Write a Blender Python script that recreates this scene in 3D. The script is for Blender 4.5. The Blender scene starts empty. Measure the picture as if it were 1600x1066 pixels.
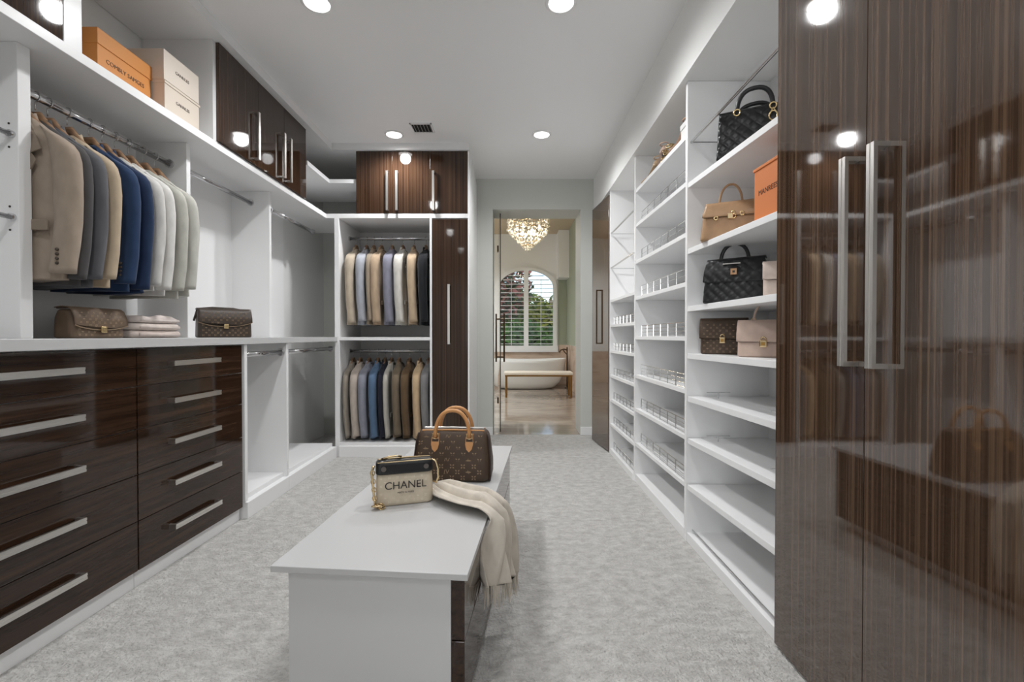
import bpy, bmesh, math, random
from math import sin, cos, pi, radians as RAD
from mathutils import Matrix, Vector, noise
random.seed(7)
D = bpy.data
SC = bpy.context.scene
COL = SC.collection

# ------------------------------------------------------------------ camera, world, lights, exposure
H = 1.10
cam = D.cameras.new('camera'); cam.sensor_fit = 'HORIZONTAL'; cam.sensor_width = 36.0
cam.lens = 710.0 / 1600.0 * 36.0; cam.clip_start = 0.02; cam.clip_end = 300
camo = D.objects.new('camera', cam); COL.objects.link(camo)
camo.location = (0, 0, H); camo.rotation_euler = (RAD(90 - 0.646), 0, 0)
SC.camera = camo
SC.view_settings.view_transform = 'Standard'; SC.view_settings.look = 'None'
SC.view_settings.gamma = 1.0; SC.view_settings.use_curve_mapping = False
SC.view_settings.exposure = 0.0

W = D.worlds.new('sky'); SC.world = W; W.use_nodes = True
nt = W.node_tree; nt.nodes.clear()
wo = nt.nodes.new('ShaderNodeOutputWorld'); bg = nt.nodes.new('ShaderNodeBackground')
sky = nt.nodes.new('ShaderNodeTexSky'); sky.sky_type = 'NISHITA'; sky.sun_disc = False
sky.sun_elevation = RAD(48); sky.sun_rotation = RAD(200)
nz = nt.nodes.new('ShaderNodeTexNoise'); nz.inputs['Scale'].default_value = 3.2; nz.inputs['Detail'].default_value = 6
cr = nt.nodes.new('ShaderNodeValToRGB'); cr.color_ramp.elements[0].position = 0.48; cr.color_ramp.elements[1].position = 0.66
tc = nt.nodes.new('ShaderNodeTexCoord')
mx = nt.nodes.new('ShaderNodeMix'); mx.data_type = 'RGBA'
nt.links.new(tc.outputs['Generated'], nz.inputs['Vector']); nt.links.new(nz.outputs['Fac'], cr.inputs['Fac'])
nt.links.new(cr.outputs['Color'], mx.inputs['Factor'])
nt.links.new(sky.outputs['Color'], mx.inputs[6]); mx.inputs[7].default_value = (6.5, 6.7, 7.0, 1)
nt.links.new(mx.outputs[2], bg.inputs['Color']); bg.inputs['Strength'].default_value = 0.30
nt.links.new(bg.outputs[0], wo.inputs['Surface'])

LAMP_W = 54.0          # each recessed downlight of the closet
BATH_W = 250.0
LENS_R = .062
CEIL = 2.83
def spot(name, loc, power, color, size=125):
    l = D.lights.new(name, 'SPOT'); l.energy = power; l.color = color; l.spot_size = RAD(size); l.spot_blend = 1.0; l.shadow_soft_size = .05
    o = D.objects.new(name, l); COL.objects.link(o); o.location = loc
    return o
DOWNLIGHTS = [(x, y) for y in (-0.75, 0.82, 2.373, 3.913) for x in (-1.01, 0.254)]  # the row behind the camera is added as extra fill
BATH_FILL = [(-1.5, 6.4), (-1.5, 8.6)]  # lamps added out of view to brighten the bathroom
for (x, y) in DOWNLIGHTS: spot('downlight_lamp', (x, y, CEIL - .05), LAMP_W * {-.75: .35, .82: .55, 2.373: 1.0, 3.913: 1.15}[y], (.985, .99, 1.0), 165)
for (x, y) in BATH_FILL: spot('bathroom_fill_lamp', (x, y, 3.35), BATH_W, (.96, .99, 1), 150)


# added area lamp at an unseen window, fills the shaded bays from behind
FILL_W = 105.0
dl = D.lights.new('bedroom_fill_light', 'AREA'); dl.shape = 'RECTANGLE'; dl.size = 2.5; dl.size_y = 1.7; dl.energy = FILL_W; dl.color = (.96, .98, 1)
dlo = D.objects.new('bedroom_fill_light', dl); COL.objects.link(dlo); dlo.location = (-2.2, -6.93, 1.6); dlo.rotation_euler = (RAD(90), 0, 0)

# ------------------------------------------------------------------ materials
def L(c):
    return tuple((v / 255 / 12.92 if v / 255 <= .04045 else ((v / 255 + .055) / 1.055) ** 2.4) for v in c)
MATS = {}
def mat(name, rgb=None, rough=.5, metal=0., spec=.5, coat=0., trans=0., ior=1.5, sheen=0., lin=None, emit=None, estr=0.):
    if name in MATS: return MATS[name]
    m = D.materials.new(name); m.use_nodes = True
    b = m.node_tree.nodes['Principled BSDF']
    c = lin if lin else L(rgb)
    b.inputs['Base Color'].default_value = (*c, 1); b.inputs['Roughness'].default_value = rough
    b.inputs['Metallic'].default_value = metal; b.inputs['Specular IOR Level'].default_value = spec
    b.inputs['Coat Weight'].default_value = coat; b.inputs['Transmission Weight'].default_value = trans
    b.inputs['IOR'].default_value = ior; b.inputs['Sheen Weight'].default_value = sheen
    if emit:
        b.inputs['Emission Color'].default_value = (*emit, 1); b.inputs['Emission Strength'].default_value = estr
    MATS[name] = m
    return m
def bsdf(m): return m.node_tree.nodes['Principled BSDF']
def add_noise(m, c1, c2, scale=(5, 5, 5), ns=1., detail=4., lo=.35, hi=.65, bump=0., bscale=None, bdist=.002, dist=0.):
    """colour grain between c1 and c2 and a fine bump, both in object space"""
    n = m.node_tree; b = bsdf(m)
    t = n.nodes.new('ShaderNodeTexCoord'); mp = n.nodes.new('ShaderNodeMapping'); mp.inputs['Scale'].default_value = scale
    z = n.nodes.new('ShaderNodeTexNoise'); z.inputs['Scale'].default_value = ns; z.inputs['Detail'].default_value = detail
    z.inputs['Distortion'].default_value = dist
    r = n.nodes.new('ShaderNodeValToRGB'); r.color_ramp.elements[0].position = lo; r.color_ramp.elements[1].position = hi
    r.color_ramp.elements[0].color = (*c1, 1); r.color_ramp.elements[1].color = (*c2, 1)
    n.links.new(t.outputs['Object'], mp.inputs['Vector']); n.links.new(mp.outputs[0], z.inputs['Vector'])
    n.links.new(z.outputs['Fac'], r.inputs['Fac']); n.links.new(r.outputs['Color'], b.inputs['Base Color'])
    if bump:
        z2 = n.nodes.new('ShaderNodeTexNoise'); z2.inputs['Scale'].default_value = bscale or 200; z2.inputs['Detail'].default_value = 3
        bp = n.nodes.new('ShaderNodeBump'); bp.inputs['Strength'].default_value = bump; bp.inputs['Distance'].default_value = bdist
        n.links.new(t.outputs['Object'], z2.inputs['Vector']); n.links.new(z2.outputs['Fac'], bp.inputs['Height'])
        n.links.new(bp.outputs[0], b.inputs['Normal'])
    return m
def wood(name, scale, c_dark, c_mid, c_light, ior=2.05):
    m = mat(name, (60, 40, 30), rough=.045, ior=ior, spec=.5, coat=0.)
    n = m.node_tree; b = bsdf(m)
    t = n.nodes.new('ShaderNodeTexCoord'); mp = n.nodes.new('ShaderNodeMapping'); mp.inputs['Scale'].default_value = scale
    z = n.nodes.new('ShaderNodeTexNoise'); z.inputs['Scale'].default_value = 1.; z.inputs['Detail'].default_value = 7; z.inputs['Roughness'].default_value = .72
    r = n.nodes.new('ShaderNodeValToRGB'); e = r.color_ramp.elements
    e[0].position = .37; e[0].color = (*L(c_dark), 1); e[1].position = .66; e[1].color = (*L(c_light), 1)
    k = e.new(.50); k.color = (*L(c_mid), 1)
    n.links.new(t.outputs['Object'], mp.inputs['Vector']); n.links.new(mp.outputs[0], z.inputs['Vector'])
    n.links.new(z.outputs['Fac'], r.inputs['Fac']); n.links.new(r.outputs['Color'], b.inputs['Base Color'])
    return m
WOODC = ((52, 37, 27), (74, 56, 43), (108, 87, 69))
M_WV = wood('gloss_wood_vertical', (95, 95, .3), *WOODC)
M_WH = wood('gloss_wood_horizontal', (40, 1.1, 40), (38, 25, 17), (52, 36, 26), (70, 50, 37), 1.5)
M_WU = wood('satin_wood_vertical', (60, 60, .3), (40, 26, 18), (56, 39, 28), (80, 60, 45), 1.5)
M_WHITE = mat('white_melamine', lin=(.90, .90, .90), rough=.33)
M_WALL = mat('wall_paint', lin=(.86, .86, .845), rough=.6)
M_CEIL = mat('ceiling_paint', lin=(.91, .91, .91), rough=.7)
M_ISLAND = mat('pale_grey_melamine', lin=(.66, .66, .66), rough=.35)
M_TOP = mat('white_quartz', lin=(.58, .58, .58), rough=.25)
M_CHROME = mat('chrome', lin=(.62, .62, .63), rough=.14, metal=1.)
M_STEEL = mat('brushed_steel', lin=(.72, .70, .67), rough=.32, metal=1.)
M_DARKGAP = mat('dark_shadow_gap', lin=(.02, .015, .012), rough=.6)
M_CARPET = mat('plush_carpet', (176, 172, 166), rough=.95, spec=.1, sheen=.25)
add_noise(M_CARPET, L((182, 179, 175)), L((217, 215, 211)), (1, 1.5, 1), 17., 11., .37, .63, bump=1., bscale=85, bdist=.018, dist=.35)
M_CARPET.node_tree.nodes['Noise Texture'].inputs['Roughness'].default_value = .72
bsdf(M_CARPET).inputs['Sheen Roughness'].default_value = .6
M_MARBLE = mat('polished_marble', (190, 178, 165), rough=.08)
add_noise(M_MARBLE, L((148, 136, 124)), L((176, 166, 155)), (1.2, 2.6, 1), 1.4, 6., .35, .7, dist=1.2)
M_TILE = mat('beige_wall_tile', (205, 182, 163), rough=.2)
add_noise(M_TILE, L((178, 150, 130)), L((212, 190, 172)), (1, 1, 2), 2.2, 6., .3, .55, dist=1.)
M_GREEN = mat('sage_wall', (160, 166, 146), rough=.6)
M_CREAMCEIL = mat('cream_ceiling', (196, 178, 152), rough=.6)
M_BRASS = mat('aged_brass', (150, 112, 62), rough=.3, metal=1.)
M_BRONZE = mat('bronze', (82, 64, 46), rough=.35, metal=.8)
M_GOLD = mat('gold', (224, 200, 158), rough=.25, metal=1.)
M_GLASS = mat('clear_glass', lin=(.94, .96, .95), rough=.0, trans=1., ior=1.45)
M_GLASSEDGE = mat('glass_edge', (62, 56, 48), rough=.2)
M_TUB = mat('white_enamel', lin=(.8, .8, .79), rough=.15)
M_LENS = mat('lamp_lens', lin=(.9, .9, .9), emit=(1, .985, .965), estr=9.)
M_LENSB = mat('bath_fill_lens', lin=(.9, .9, .9), emit=(1, .97, .93), estr=9.)
M_HANGER = mat('hanger_wood', (142, 112, 86), rough=.4)
add_noise(M_HANGER, L((118, 88, 64)), L((160, 128, 100)), (8, 60, 60), 1.)
M_BUTTON = mat('horn_button', (70, 58, 48), rough=.3)

def fabric(name, rgb, var=.86, rough=.9, weave=900):
    m = mat(name, rgb, rough=rough, spec=.15, sheen=.12)
    c = L(rgb)
    add_noise(m, tuple(v * var for v in c), tuple(min(1, v * 1.06) for v in c), (1, 1, .5), 26., 5., .3, .7, bump=.25, bscale=weave, bdist=.001)
    return m
def leather(name, rgb, rough=.42, bscale=420, bump=.25):
    m = mat(name, rgb, rough=rough, spec=.4)
    c = L(rgb)
    add_noise(m, tuple(v * .9 for v in c), tuple(min(1, v * 1.06) for v in c), (1, 1, 1), 30., 4., .3, .7, bump=bump, bscale=bscale, bdist=.0008)
    return m

# ------------------------------------------------------------------ mesh helpers
class MB:
    def __init__(s): s.v = []; s.f = []
    def quad(s, *p):
        k = len(s.v); s.v += [tuple(q) for q in p]; s.f.append(tuple(range(k, k + len(p)))); return s
    def box(s, x0, x1, y0, y1, z0, z1):
        k = len(s.v)
        s.v += [(x0, y0, z0), (x1, y0, z0), (x1, y1, z0), (x0, y1, z0), (x0, y0, z1), (x1, y0, z1), (x1, y1, z1), (x0, y1, z1)]
        s.f += [tuple(k + i for i in q) for q in ((3, 2, 1, 0), (4, 5, 6, 7), (0, 1, 5, 4), (1, 2, 6, 5), (2, 3, 7, 6), (3, 0, 4, 7))]
        return s
    def prism(s, pts, z0, z1):
        k = len(s.v); n = len(pts)
        s.v += [(x, y, z0) for x, y in pts] + [(x, y, z1) for x, y in pts]
        s.f.append(tuple(k + i for i in reversed(range(n)))); s.f.append(tuple(k + n + i for i in range(n)))
        for i in range(n):
            j = (i + 1) % n; s.f.append((k + i, k + j, k + n + j, k + n + i))
        return s
    def prism_y(s, pts, y0, y1):        # outline in x,z pushed along y
        k = len(s.v); n = len(pts)
        s.v += [(x, y0, z) for x, z in pts] + [(x, y1, z) for x, z in pts]
        s.f.append(tuple(k + i for i in range(n))); s.f.append(tuple(k + n + i for i in reversed(range(n))))
        for i in range(n):
            j = (i + 1) % n; s.f.append((k + j, k + i, k + n + i, k + n + j))
        return s
    def loft(s, rings, cap0=True, cap1=True, closed=True):
        k = len(s.v); n = len(rings[0])
        for r in rings: s.v += [tuple(p) for p in r]
        for a in range(len(rings) - 1):
            for i in range(n if closed else n - 1):
                j = (i + 1) % n
                s.f.append((k + a * n + i, k + a * n + j, k + (a + 1) * n + j, k + (a + 1) * n + i))
        if cap0: s.f.append(tuple(k + i for i in reversed(range(n))))
        if cap1: s.f.append(tuple(k + (len(rings) - 1) * n + i for i in range(n)))
        return s
    def tube(s, pts, r, n=8, closed=False, rx=None):
        pts = [Vector(p) for p in pts]; N = len(pts); rings = []; prev = None
        for i, p in enumerate(pts):
            a = pts[(i - 1) % N] if (i > 0 or closed) else p
            b = pts[(i + 1) % N] if (i < N - 1 or closed) else p
            t = (b - a).normalized()
            if prev is None:
                u = t.orthogonal().normalized()
            else:
                u = (prev - t * prev.dot(t))
                u = u.normalized() if u.length > 1e-6 else t.orthogonal().normalized()
            prev = u; w = t.cross(u); rr = r[i] if isinstance(r, (list, tuple)) else r
            rings.append([p + (u * cos(2 * pi * q / n) + w * sin(2 * pi * q / n)) * rr for q in range(n)])
        if closed: rings.append(rings[0]); s.loft(rings, False, False)
        else: s.loft(rings)
        return s
    def lathe(s, prof, n=24, c=(0, 0, 0), cap=True):
        rings = [[(c[0] + r * cos(2 * pi * q / n), c[1] + r * sin(2 * pi * q / n), c[2] + z) for q in range(n)] for r, z in prof]
        return s.loft(rings, cap, cap)
    def ball(s, c, r, n=8, m=5, sz=1.):
        rings = []
        for a in range(m + 1):
            th = pi * (a + .02) / (m + .04)
            rings.append([(c[0] + r * sin(th) * cos(2 * pi * q / n), c[1] + r * sin(th) * sin(2 * pi * q / n), c[2] - r * sz * cos(th)) for q in range(n)])
        return s.loft(rings)
XF = {}
def wmat(o):
    while o.parent is not None: o = o.parent
    return XF.get(o.name, Matrix())
def link(name, mesh, parent=None):
    o = D.objects.new(name, mesh); COL.objects.link(o)
    if parent is not None: o.parent = parent
    return o
def obj(name, mb, m, parent=None, world=True, bevel=0., seg=2, smooth=False, kind=None, label=None, sub=0):
    """link a builder as ONE mesh object; world=True: its coordinates are world ones and are taken into the thing's frame"""
    me = D.meshes.new(name)
    vs = mb.v
    if parent is not None and world:
        inv = wmat(parent).inverted(); vs = [tuple(inv @ Vector(p)) for p in vs]
    me.from_pydata(vs, [], mb.f)
    bm = bmesh.new(); bm.from_mesh(me)
    bmesh.ops.recalc_face_normals(bm, faces=bm.faces)
    if bevel:
        es = [e for e in bm.edges if len(e.link_faces) == 2 and e.calc_face_angle(0) > .5]
        bmesh.ops.bevel(bm, geom=es, offset=bevel, segments=seg, affect='EDGES', profile=.5)
    bm.to_mesh(me); bm.free()
    if smooth:
        for p in me.polygons: p.use_smooth = True
    me.materials.append(m)
    o = link(name, me, parent)
    if sub:
        md = o.modifiers.new('sub', 'SUBSURF'); md.levels = md.render_levels = sub
    if kind: o['kind'] = kind
    if label: o['label'] = label
    return o
def thing(name, label, cat, loc=(0, 0, 0), rz=0., group=None, rx=0., ry=0.):
    o = D.objects.new(name, None); COL.objects.link(o); o.empty_display_size = .05
    o.location = loc; o.rotation_euler = (rx, ry, rz); o['label'] = label; o['category'] = cat
    if group: o['group'] = group
    XF[o.name] = Matrix.Translation(loc) @ Matrix.Rotation(rz, 4, 'Z') @ Matrix.Rotation(ry, 4, 'Y') @ Matrix.Rotation(rx, 4, 'X')
    return o
def tag(o, label, cat, group=None):
    o['label'] = label; o['category'] = cat
    if group: o['group'] = group
    return o
def struct(name, mb, m, parent=None, **k):
    return obj(name, mb, m, parent, kind='structure', **k)
def B(*a): return MB().box(*a)
def text(name, s, size, m, parent, loc, rot, extrude=.0004, sx=1.):
    """flat lettering, turned into a plain mesh"""
    c = D.curves.new(name, 'FONT'); c.body = s; c.size = size; c.align_x = 'CENTER'; c.align_y = 'CENTER'; c.extrude = extrude
    f = D.objects.new('font', c); COL.objects.link(f)
    me = D.meshes.new_from_object(f.evaluated_get(bpy.context.evaluated_depsgraph_get()))
    D.objects.remove(f); D.curves.remove(c)
    me.materials.clear(); me.materials.append(m); me.name = name
    o = link(name, me, parent); o.location = loc; o.rotation_euler = rot; o.scale = (sx, 1, 1)
    return o

# ------------------------------------------------------------------ the room shell
XL, XR, YB, YF = -2.08, 1.38, 5.03, -1.7
WL, WR = XL - .004, XR + .004          # wall faces, a hair behind the fitted furniture
struct('floor', B(XL - .1, XR + .1, YF - .1, YB + .02, -.08, 0), M_CARPET)
struct('ceiling', B(XL - .1, XR + .1, YF - .1, YB + .42, CEIL, CEIL + .1), M_CEIL)
struct('wall_left', B(WL - .1, WL, YF - .1, YB + .4, 0, CEIL), M_WALL)
struct('wall_right', B(WR, WR + .1, YF - .1, YB + .4, 0, CEIL), M_WALL)
struct('wall_front', B(WL, -.95, YF - .1, YF, 0, CEIL).box(1.0, WR, YF - .1, YF, 0, CEIL).box(-.95, 1.0, YF - .1, YF, 2.44, CEIL), M_WALL)
# unseen bedroom and wide doorway, added to bring more light into the closet
struct('floor_added_bedroom', B(-3.6, 3.6, -7.0, YF - .1, -.08, 0), M_CARPET)
struct('ceiling_added_bedroom', B(-3.6, 3.6, -7.0, YF - .1, 2.9, 3.0), M_CEIL)
struct('wall_added_bedroom_left', B(-3.7, -3.6, -7.0, YF - .1, 0, 2.9), M_WALL)
struct('wall_added_bedroom_right', B(3.6, 3.7, -7.0, YF - .1, 0, 2.9), M_WALL)
struct('wall_added_bedroom_near', B(-3.6, WL - .1, YF - .1, YF, 0, 2.9).box(WR + .1, 3.6, YF - .1, YF, 0, 2.9).box(WL - .1, WR + .1, YF - .1, YF, CEIL + .1, 2.9), M_WALL)
struct('wall_added_bedroom_back', B(-3.6, -3.5, -7.1, -7.0, 0, 2.9).box(-.9, 3.6, -7.1, -7.0, 0, 2.9).box(-3.5, -.9, -7.1, -7.0, 0, .75).box(-3.5, -.9, -7.1, -7.0, 2.45, 2.9), M_WALL)
w2 = D.objects.new('window_added', None); COL.objects.link(w2); w2['kind'] = 'structure'  # added window, unseen, houses the fill lamp
obj('window_frame', B(-3.5, -3.44, -7.08, -7.0, .75, 2.45).box(-.96, -.9, -7.08, -7.0, .75, 2.45).box(-3.44, -.96, -7.08, -7.0, .75, .81).box(-3.44, -.96, -7.08, -7.0, 2.39, 2.45).box(-2.23, -2.17, -7.08, -7.0, .81, 2.39), M_WHITE, w2, kind='structure')
obj('glass_pane', B(-3.44, -.96, -7.05, -7.044, .81, 2.39), M_GLASS, w2, kind='structure')
DX0, DX1, DZ, YBB = -.2125, .758, 2.496, 5.43          # the doorway to the bathroom
wb = B(WL, DX0, YB, YBB, 0, CEIL).box(DX1, WR, YB, YBB, 0, CEIL).box(DX0, DX1, YB, YBB, DZ, CEIL)
struct('wall_back', wb, mat('pale_grey_paint', lin=(.64, .65, .61), rough=.6))
struct('trim_1', B(XL, -1.615, YF, 4.14, 2.77, CEIL).box(XL, -1.615, 4.14, 4.75, 2.77, CEIL), M_WHITE)      # fascia over the left run
struct('trim_2', B(-1.615, -.385, 4.095, 4.75, 2.77, CEIL), M_WHITE)     # fascia over the back run
struct('trim_3', MB().box(.90, XR, YF, YB, 2.45, CEIL), M_WALL)   # soffit over the right run
struct('wall_return', B(-1.6, -.403, 4.75, YB, 0, CEIL), M_WALL)
struct('baseboard_back', B(-.385, DX0, YB - .014, YB, 0, .09).box(DX1, .9, YB - .014, YB, 0, .09), M_WHITE, bevel=.003)

# recessed downlights
for (x, y) in DOWNLIGHTS:
    side = 'left' if x < 0 else 'right'
    row = {-.75: 'added unseen behind the camera for fill', .82: 'above the near end of the island', 2.373: 'at the top edge of the photo', 3.913: 'in the far row'}[y]
    t = thing('ceiling_downlight', 'round recessed white downlight %s, on the %s' % (row, side), 'ceiling light', (x, y, CEIL), group='recessed closet downlights')
    obj('lens', MB().lathe([(.0, -.002), (.062, -.002), (.062, -.006), (.0, -.006)], 28, (x, y, CEIL)), M_LENS, t)
    obj('trim_ring', MB().lathe([(.064, 0), (.082, 0), (.082, -.006), (.066, -.011), (.064, -.009), (.064, 0)], 32, (x, y, CEIL), cap=False), M_WHITE, t, smooth=True)
# air vent
t = thing('air_vent', 'small square louvred air vent in the ceiling beside the far left downlight', 'vent', (-.75, 3.79, CEIL))
vx0, vx1, vy0, vy1 = -.835, -.655, 3.71, 3.88
obj('frame', B(vx0, vx1, vy0, vy0 + .012, CEIL - .008, CEIL).box(vx0, vx1, vy1 - .012, vy1, CEIL - .008, CEIL).box(vx0, vx0 + .012, vy0, vy1, CEIL - .008, CEIL).box(vx1 - .012, vx1, vy0, vy1, CEIL - .008, CEIL), M_WHITE, t)
obj('backing', B(vx0 + .01, vx1 - .01, vy0 + .01, vy1 - .01, CEIL - .002, CEIL - .0005), mat('vent_dark', (30, 30, 30), rough=.9), t)
for i in range(6):
    x = vx0 + .026 + i * .0265
    obj('slat', MB().quad((x, vy0 + .012, CEIL - .002), (x + .008, vy0 + .012, CEIL - .009), (x + .008, vy1 - .012, CEIL - .009), (x, vy1 - .012, CEIL - .002)), mat('vent_slat', (150, 150, 148), rough=.5), t)

# ------------------------------------------------------------------ handles
def bar_handle(name, axis, a0, a1, face, out, c, parent, m=None, w=.022, th=.010, reach=.034):
    """flat pull bar on posts. axis 'y' or 'z' (along x-facing fronts) or 'zx' (upright, on a front facing -y)"""
    m = m or M_STEEL
    mb = MB(); s = 1 if out > 0 else -1
    if axis in ('y', 'z'):
        xa, xb = sorted((face + s * reach, face + s * (reach - th)))
        pa, pb = sorted((face, face + s * (reach - th)))
        if axis == 'y':
            mb.box(xa, xb, a0, a1, c - w / 2, c - .002).box(xa, xb, a0, a1, c + .002, c + w / 2).box(xa + .002, xb - .002, a0, a1, c - .003, c + .003)
            for q in (a0, a1 - .012): mb.box(pa, pb, q, q + .012, c - w / 2, c + w / 2)
        else:
            mb.box(xa, xb, c - w / 2, c - .002, a0, a1).box(xa, xb, c + .002, c + w / 2, a0, a1).box(xa + .002, xb - .002, c - .003, c + .003, a0, a1)
            for q in (a0, a1 - .012): mb.box(pa, pb, c - w / 2, c + w / 2, q, q + .012)
    else:
        ya, yb = face - reach, face - reach + th
        mb.box(c - w / 2, c - .002, ya, yb, a0, a1).box(c + .002, c + w / 2, ya, yb, a0, a1).box(c - .003, c + .003, ya + .002, yb - .002, a0, a1)
        for q in (a0, a1 - .012): mb.box(c - w / 2, c + w / 2, yb, face, q, q + .012)
    return obj(name, mb, m, parent)

# ------------------------------------------------------------------ left run: drawer cabinets
RZ = -RAD(1.5)
SEAM = (1.046, .880, .694, .496, .294, .077)
def drawer_unit(label, y0, y1, hy0, hy1):
    # local frame: origin at the far front foot of the bank, y along the run, face at x=0, body towards -x
    t = thing('drawer_cabinet', label, 'drawer cabinet', (-1.606, 2.70, 0), RZ)
    a, b = y0 - 2.70, y1 - 2.70
    obj('body', B(-.40, -.02, a, b, .075, 1.048), M_WHITE, t, world=False)
    obj('toe_kick', B(-.40, -.022, a, b, 0, .075), M_WHITE, t, world=False)
    for i in range(5):
        d = obj('drawer', B(-.02, 0, a + .0015, b - .0015, SEAM[i + 1] + .0015, SEAM[i] - .0015), M_WH, t, world=False, bevel=.0012)
        c = (SEAM[i] + SEAM[i + 1]) / 2 + (.012 if i > 2 else .008)
        bar_h = MB()
        w, re, th = .024, .036, .010
        p, q = hy0 - 2.70, hy1 - 2.70
        bar_h.box(re - th, re, p, q, c - w / 2, c - .002).box(re - th, re, p, q, c + .002, c + w / 2).box(re - th + .002, re - .002, p, q, c - .003, c + .003)
        for k in (p, q - .012): bar_h.box(0, re - th, k, k + .012, c - w / 2, c + w / 2)
        obj('handle', bar_h, M_STEEL, d, world=False)
    return t
drawer_unit('nearest bank of five glossy dark wood drawers with long steel handles', 1.15, 1.965, 1.27, 1.70)
drawer_unit('farther bank of five dark wood drawers with short handles, beside the empty bay', 1.968, 2.70, 2.135, 2.465)
tag(obj('worktop', B(XL, -1.585, 1.15, 4.12, 1.05, 1.09), M_TOP, bevel=.002), 'long white worktop over the drawers and lower hanging bays on the left', 'worktop')

# ------------------------------------------------------------------ left run: open hanging units
def rod_y(parent, x, z, y0, y1, r=.015):
    o = obj('hanging_rod', MB().tube([(x, y0, z), (x, y1, z)], r, 14), M_CHROME, parent, smooth=False)
    for p in o.data.polygons: p.use_smooth = len(p.vertices) == 4
    for y, s in ((y0, 1), (y1, -1)):
        obj('rod_flange', MB().tube([(x, y, z), (x, y + s * .012, z)], r * 1.55, 14), M_CHROME, o)
    return o
def rod_x(parent, x0, x1, y, z, r=.015):
    o = obj('hanging_rod', MB().tube([(x0, y, z), (x1, y, z)], r, 14), M_CHROME, parent)
    for p in o.data.polygons: p.use_smooth = len(p.vertices) == 4
    for x, s in ((x0, 1), (x1, -1)):
        obj('rod_flange', MB().tube([(x, y, z), (x + s * .012, y, z)], r * 1.55, 14), M_CHROME, o)
    return o
ZT0, ZT1 = 2.165, 2.205
def upper_unit(label, y0, y1, panel, rods):
    t = thing('hanging_unit', label, 'closet unit', (-1.93, (y0 + y1) / 2, 1.09))
    obj('side_panel', B(XL, -1.79, panel[0], panel[1], 1.09, ZT0), M_WHITE, t, bevel=.0015)
    obj('back_panel', B(XL, XL + .012, panel[1], y1, 1.09, ZT0), M_WHITE, t)
    for (x, z, a, b, r) in rods: rod_y(t, x, z, a, b, r)
    return t
t = thing('shoe_rail_unit', 'white bay with two short chrome rails at the left photo edge', 'closet unit', (-1.93, 1.4, 1.09))
obj('back_panel', B(XL, XL + .012, 1.15, 1.655, 1.09, ZT0), M_WHITE, t)
obj('side_panel', B(XL, -1.79, 1.15, 1.18, 1.09, ZT0), M_WHITE, t)
for z in (1.83, 1.53):
    rod_y(t, -1.812, z, 1.18, 1.655, .009)
    for dz in (-.045, .04): obj('peg_hole', MB().tube([(-1.822, 1.6545, z + dz), (-1.822, 1.653, z + dz)], .004, 8), M_DARKGAP, t)
upper_unit('white bay over the drawers whose chrome rod holds the row of jackets and shirts', 1.66, 2.51, (1.655, 1.70), [(-1.88, 2.045, 1.70, 2.51, .015)])
upper_unit('empty white hanging bay above the worktop where the dark flap bag stands', 2.51, 3.36, (2.51, 2.54), [(-1.925, 2.08, 2.54, 3.36, .015)])
upper_unit('empty white hanging bay above the worktop in the corner of the closet', 3.36, 4.12, (3.36, 3.39), [(-1.80, 2.04, 3.39, 4.118, .015)])
def lower_unit(label, y0, y1):
    t = thing('hanging_unit', label, 'closet unit', (-1.84, (y0 + y1) / 2, 0))
    obj('side_panel', B(XL, -1.6, y0, y0 + .028, 0.1, 1.048), M_WHITE, t, bevel=.0015)
    obj('back_panel', B(XL, XL + .012, y0 + .028, y1, .13, 1.048), M_WHITE, t)
    obj('floor_panel', B(XL, -1.625, y0 + .028, y1, .10, .13), M_WHITE, t, bevel=.002)
    obj('toe_kick', B(XL, -1.585, y0, y1, 0, .10), M_WHITE, t, bevel=.003)
    rod_y(t, -1.637, .985, y0 + .028, y1 - .001, .016)
lower_unit('empty white hanging bay with chrome rod under the worktop beside the drawers', 2.716, 3.222)
lower_unit('empty white hanging bay with chrome rod under the worktop in the corner', 3.222, 4.10)

# top shelf, corner shelf, upper cabinets
tag(obj('top_shelf', B(XL, -1.68, 1.0, 4.72, ZT0, ZT1), M_WHITE, bevel=.0015), 'long white top shelf above the left hanging bays, carrying the boxes', 'shelf')
tag(obj('top_shelf', B(-1.68, -.40, 4.12, 4.72, ZT0, ZT1), M_WHITE, bevel=.0015), 'short white top shelf under the back wall cabinets', 'shelf')
t = thing('corner_shelf', 'empty white corner shelf between the two groups of dark upper cabinets', 'shelf', (-1.8, 4.3, 2.49))
obj('shelf_board', B(XL, -1.655, 3.695, 4.72, 2.485, 2.52), M_WHITE, t); obj('shelf_board', B(-1.655, -1.412, 4.135, 4.72, 2.485, 2.52), M_WHITE, t)
def upper_left(label, face, y0, y1, seams, handles, stile=None):
    t = thing('upper_cabinet', label, 'cabinet', (face - .2, (y0 + y1) / 2, ZT1))
    obj('body', B(XL, face - .02, y0 - .025, y1, ZT1, 2.77), M_WHITE, t)
    ys = [y0] + seams + [y1]
    for i in range(len(ys) - 1):
        d = obj('door', B(face - .02, face, ys[i] + .0012, ys[i + 1] - .0012, ZT1 + .005, 2.768), M_WU, t, bevel=.001)
        for h in handles[i]:
            bar_handle('handle', 'z', h[1], h[2], face, 1, h[0], d, w=.02)
    return t
upper_left('dark glossy three-door upper cabinet with upright steel handles, above the empty corner bays', -1.665, 2.60, 3.69, [3.0, 3.34],
           [[(2.955, 2.24, 2.545)], [(3.29, 2.24, 2.56)], [(3.385, 2.24, 2.56)]])
upper_left('dark glossy upper cabinet cut by the top left photo corner', -1.69, .95, 1.724, [1.34], [[(1.29, 2.3, 2.6)], [(1.385, 2.3, 2.6)]])
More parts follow.
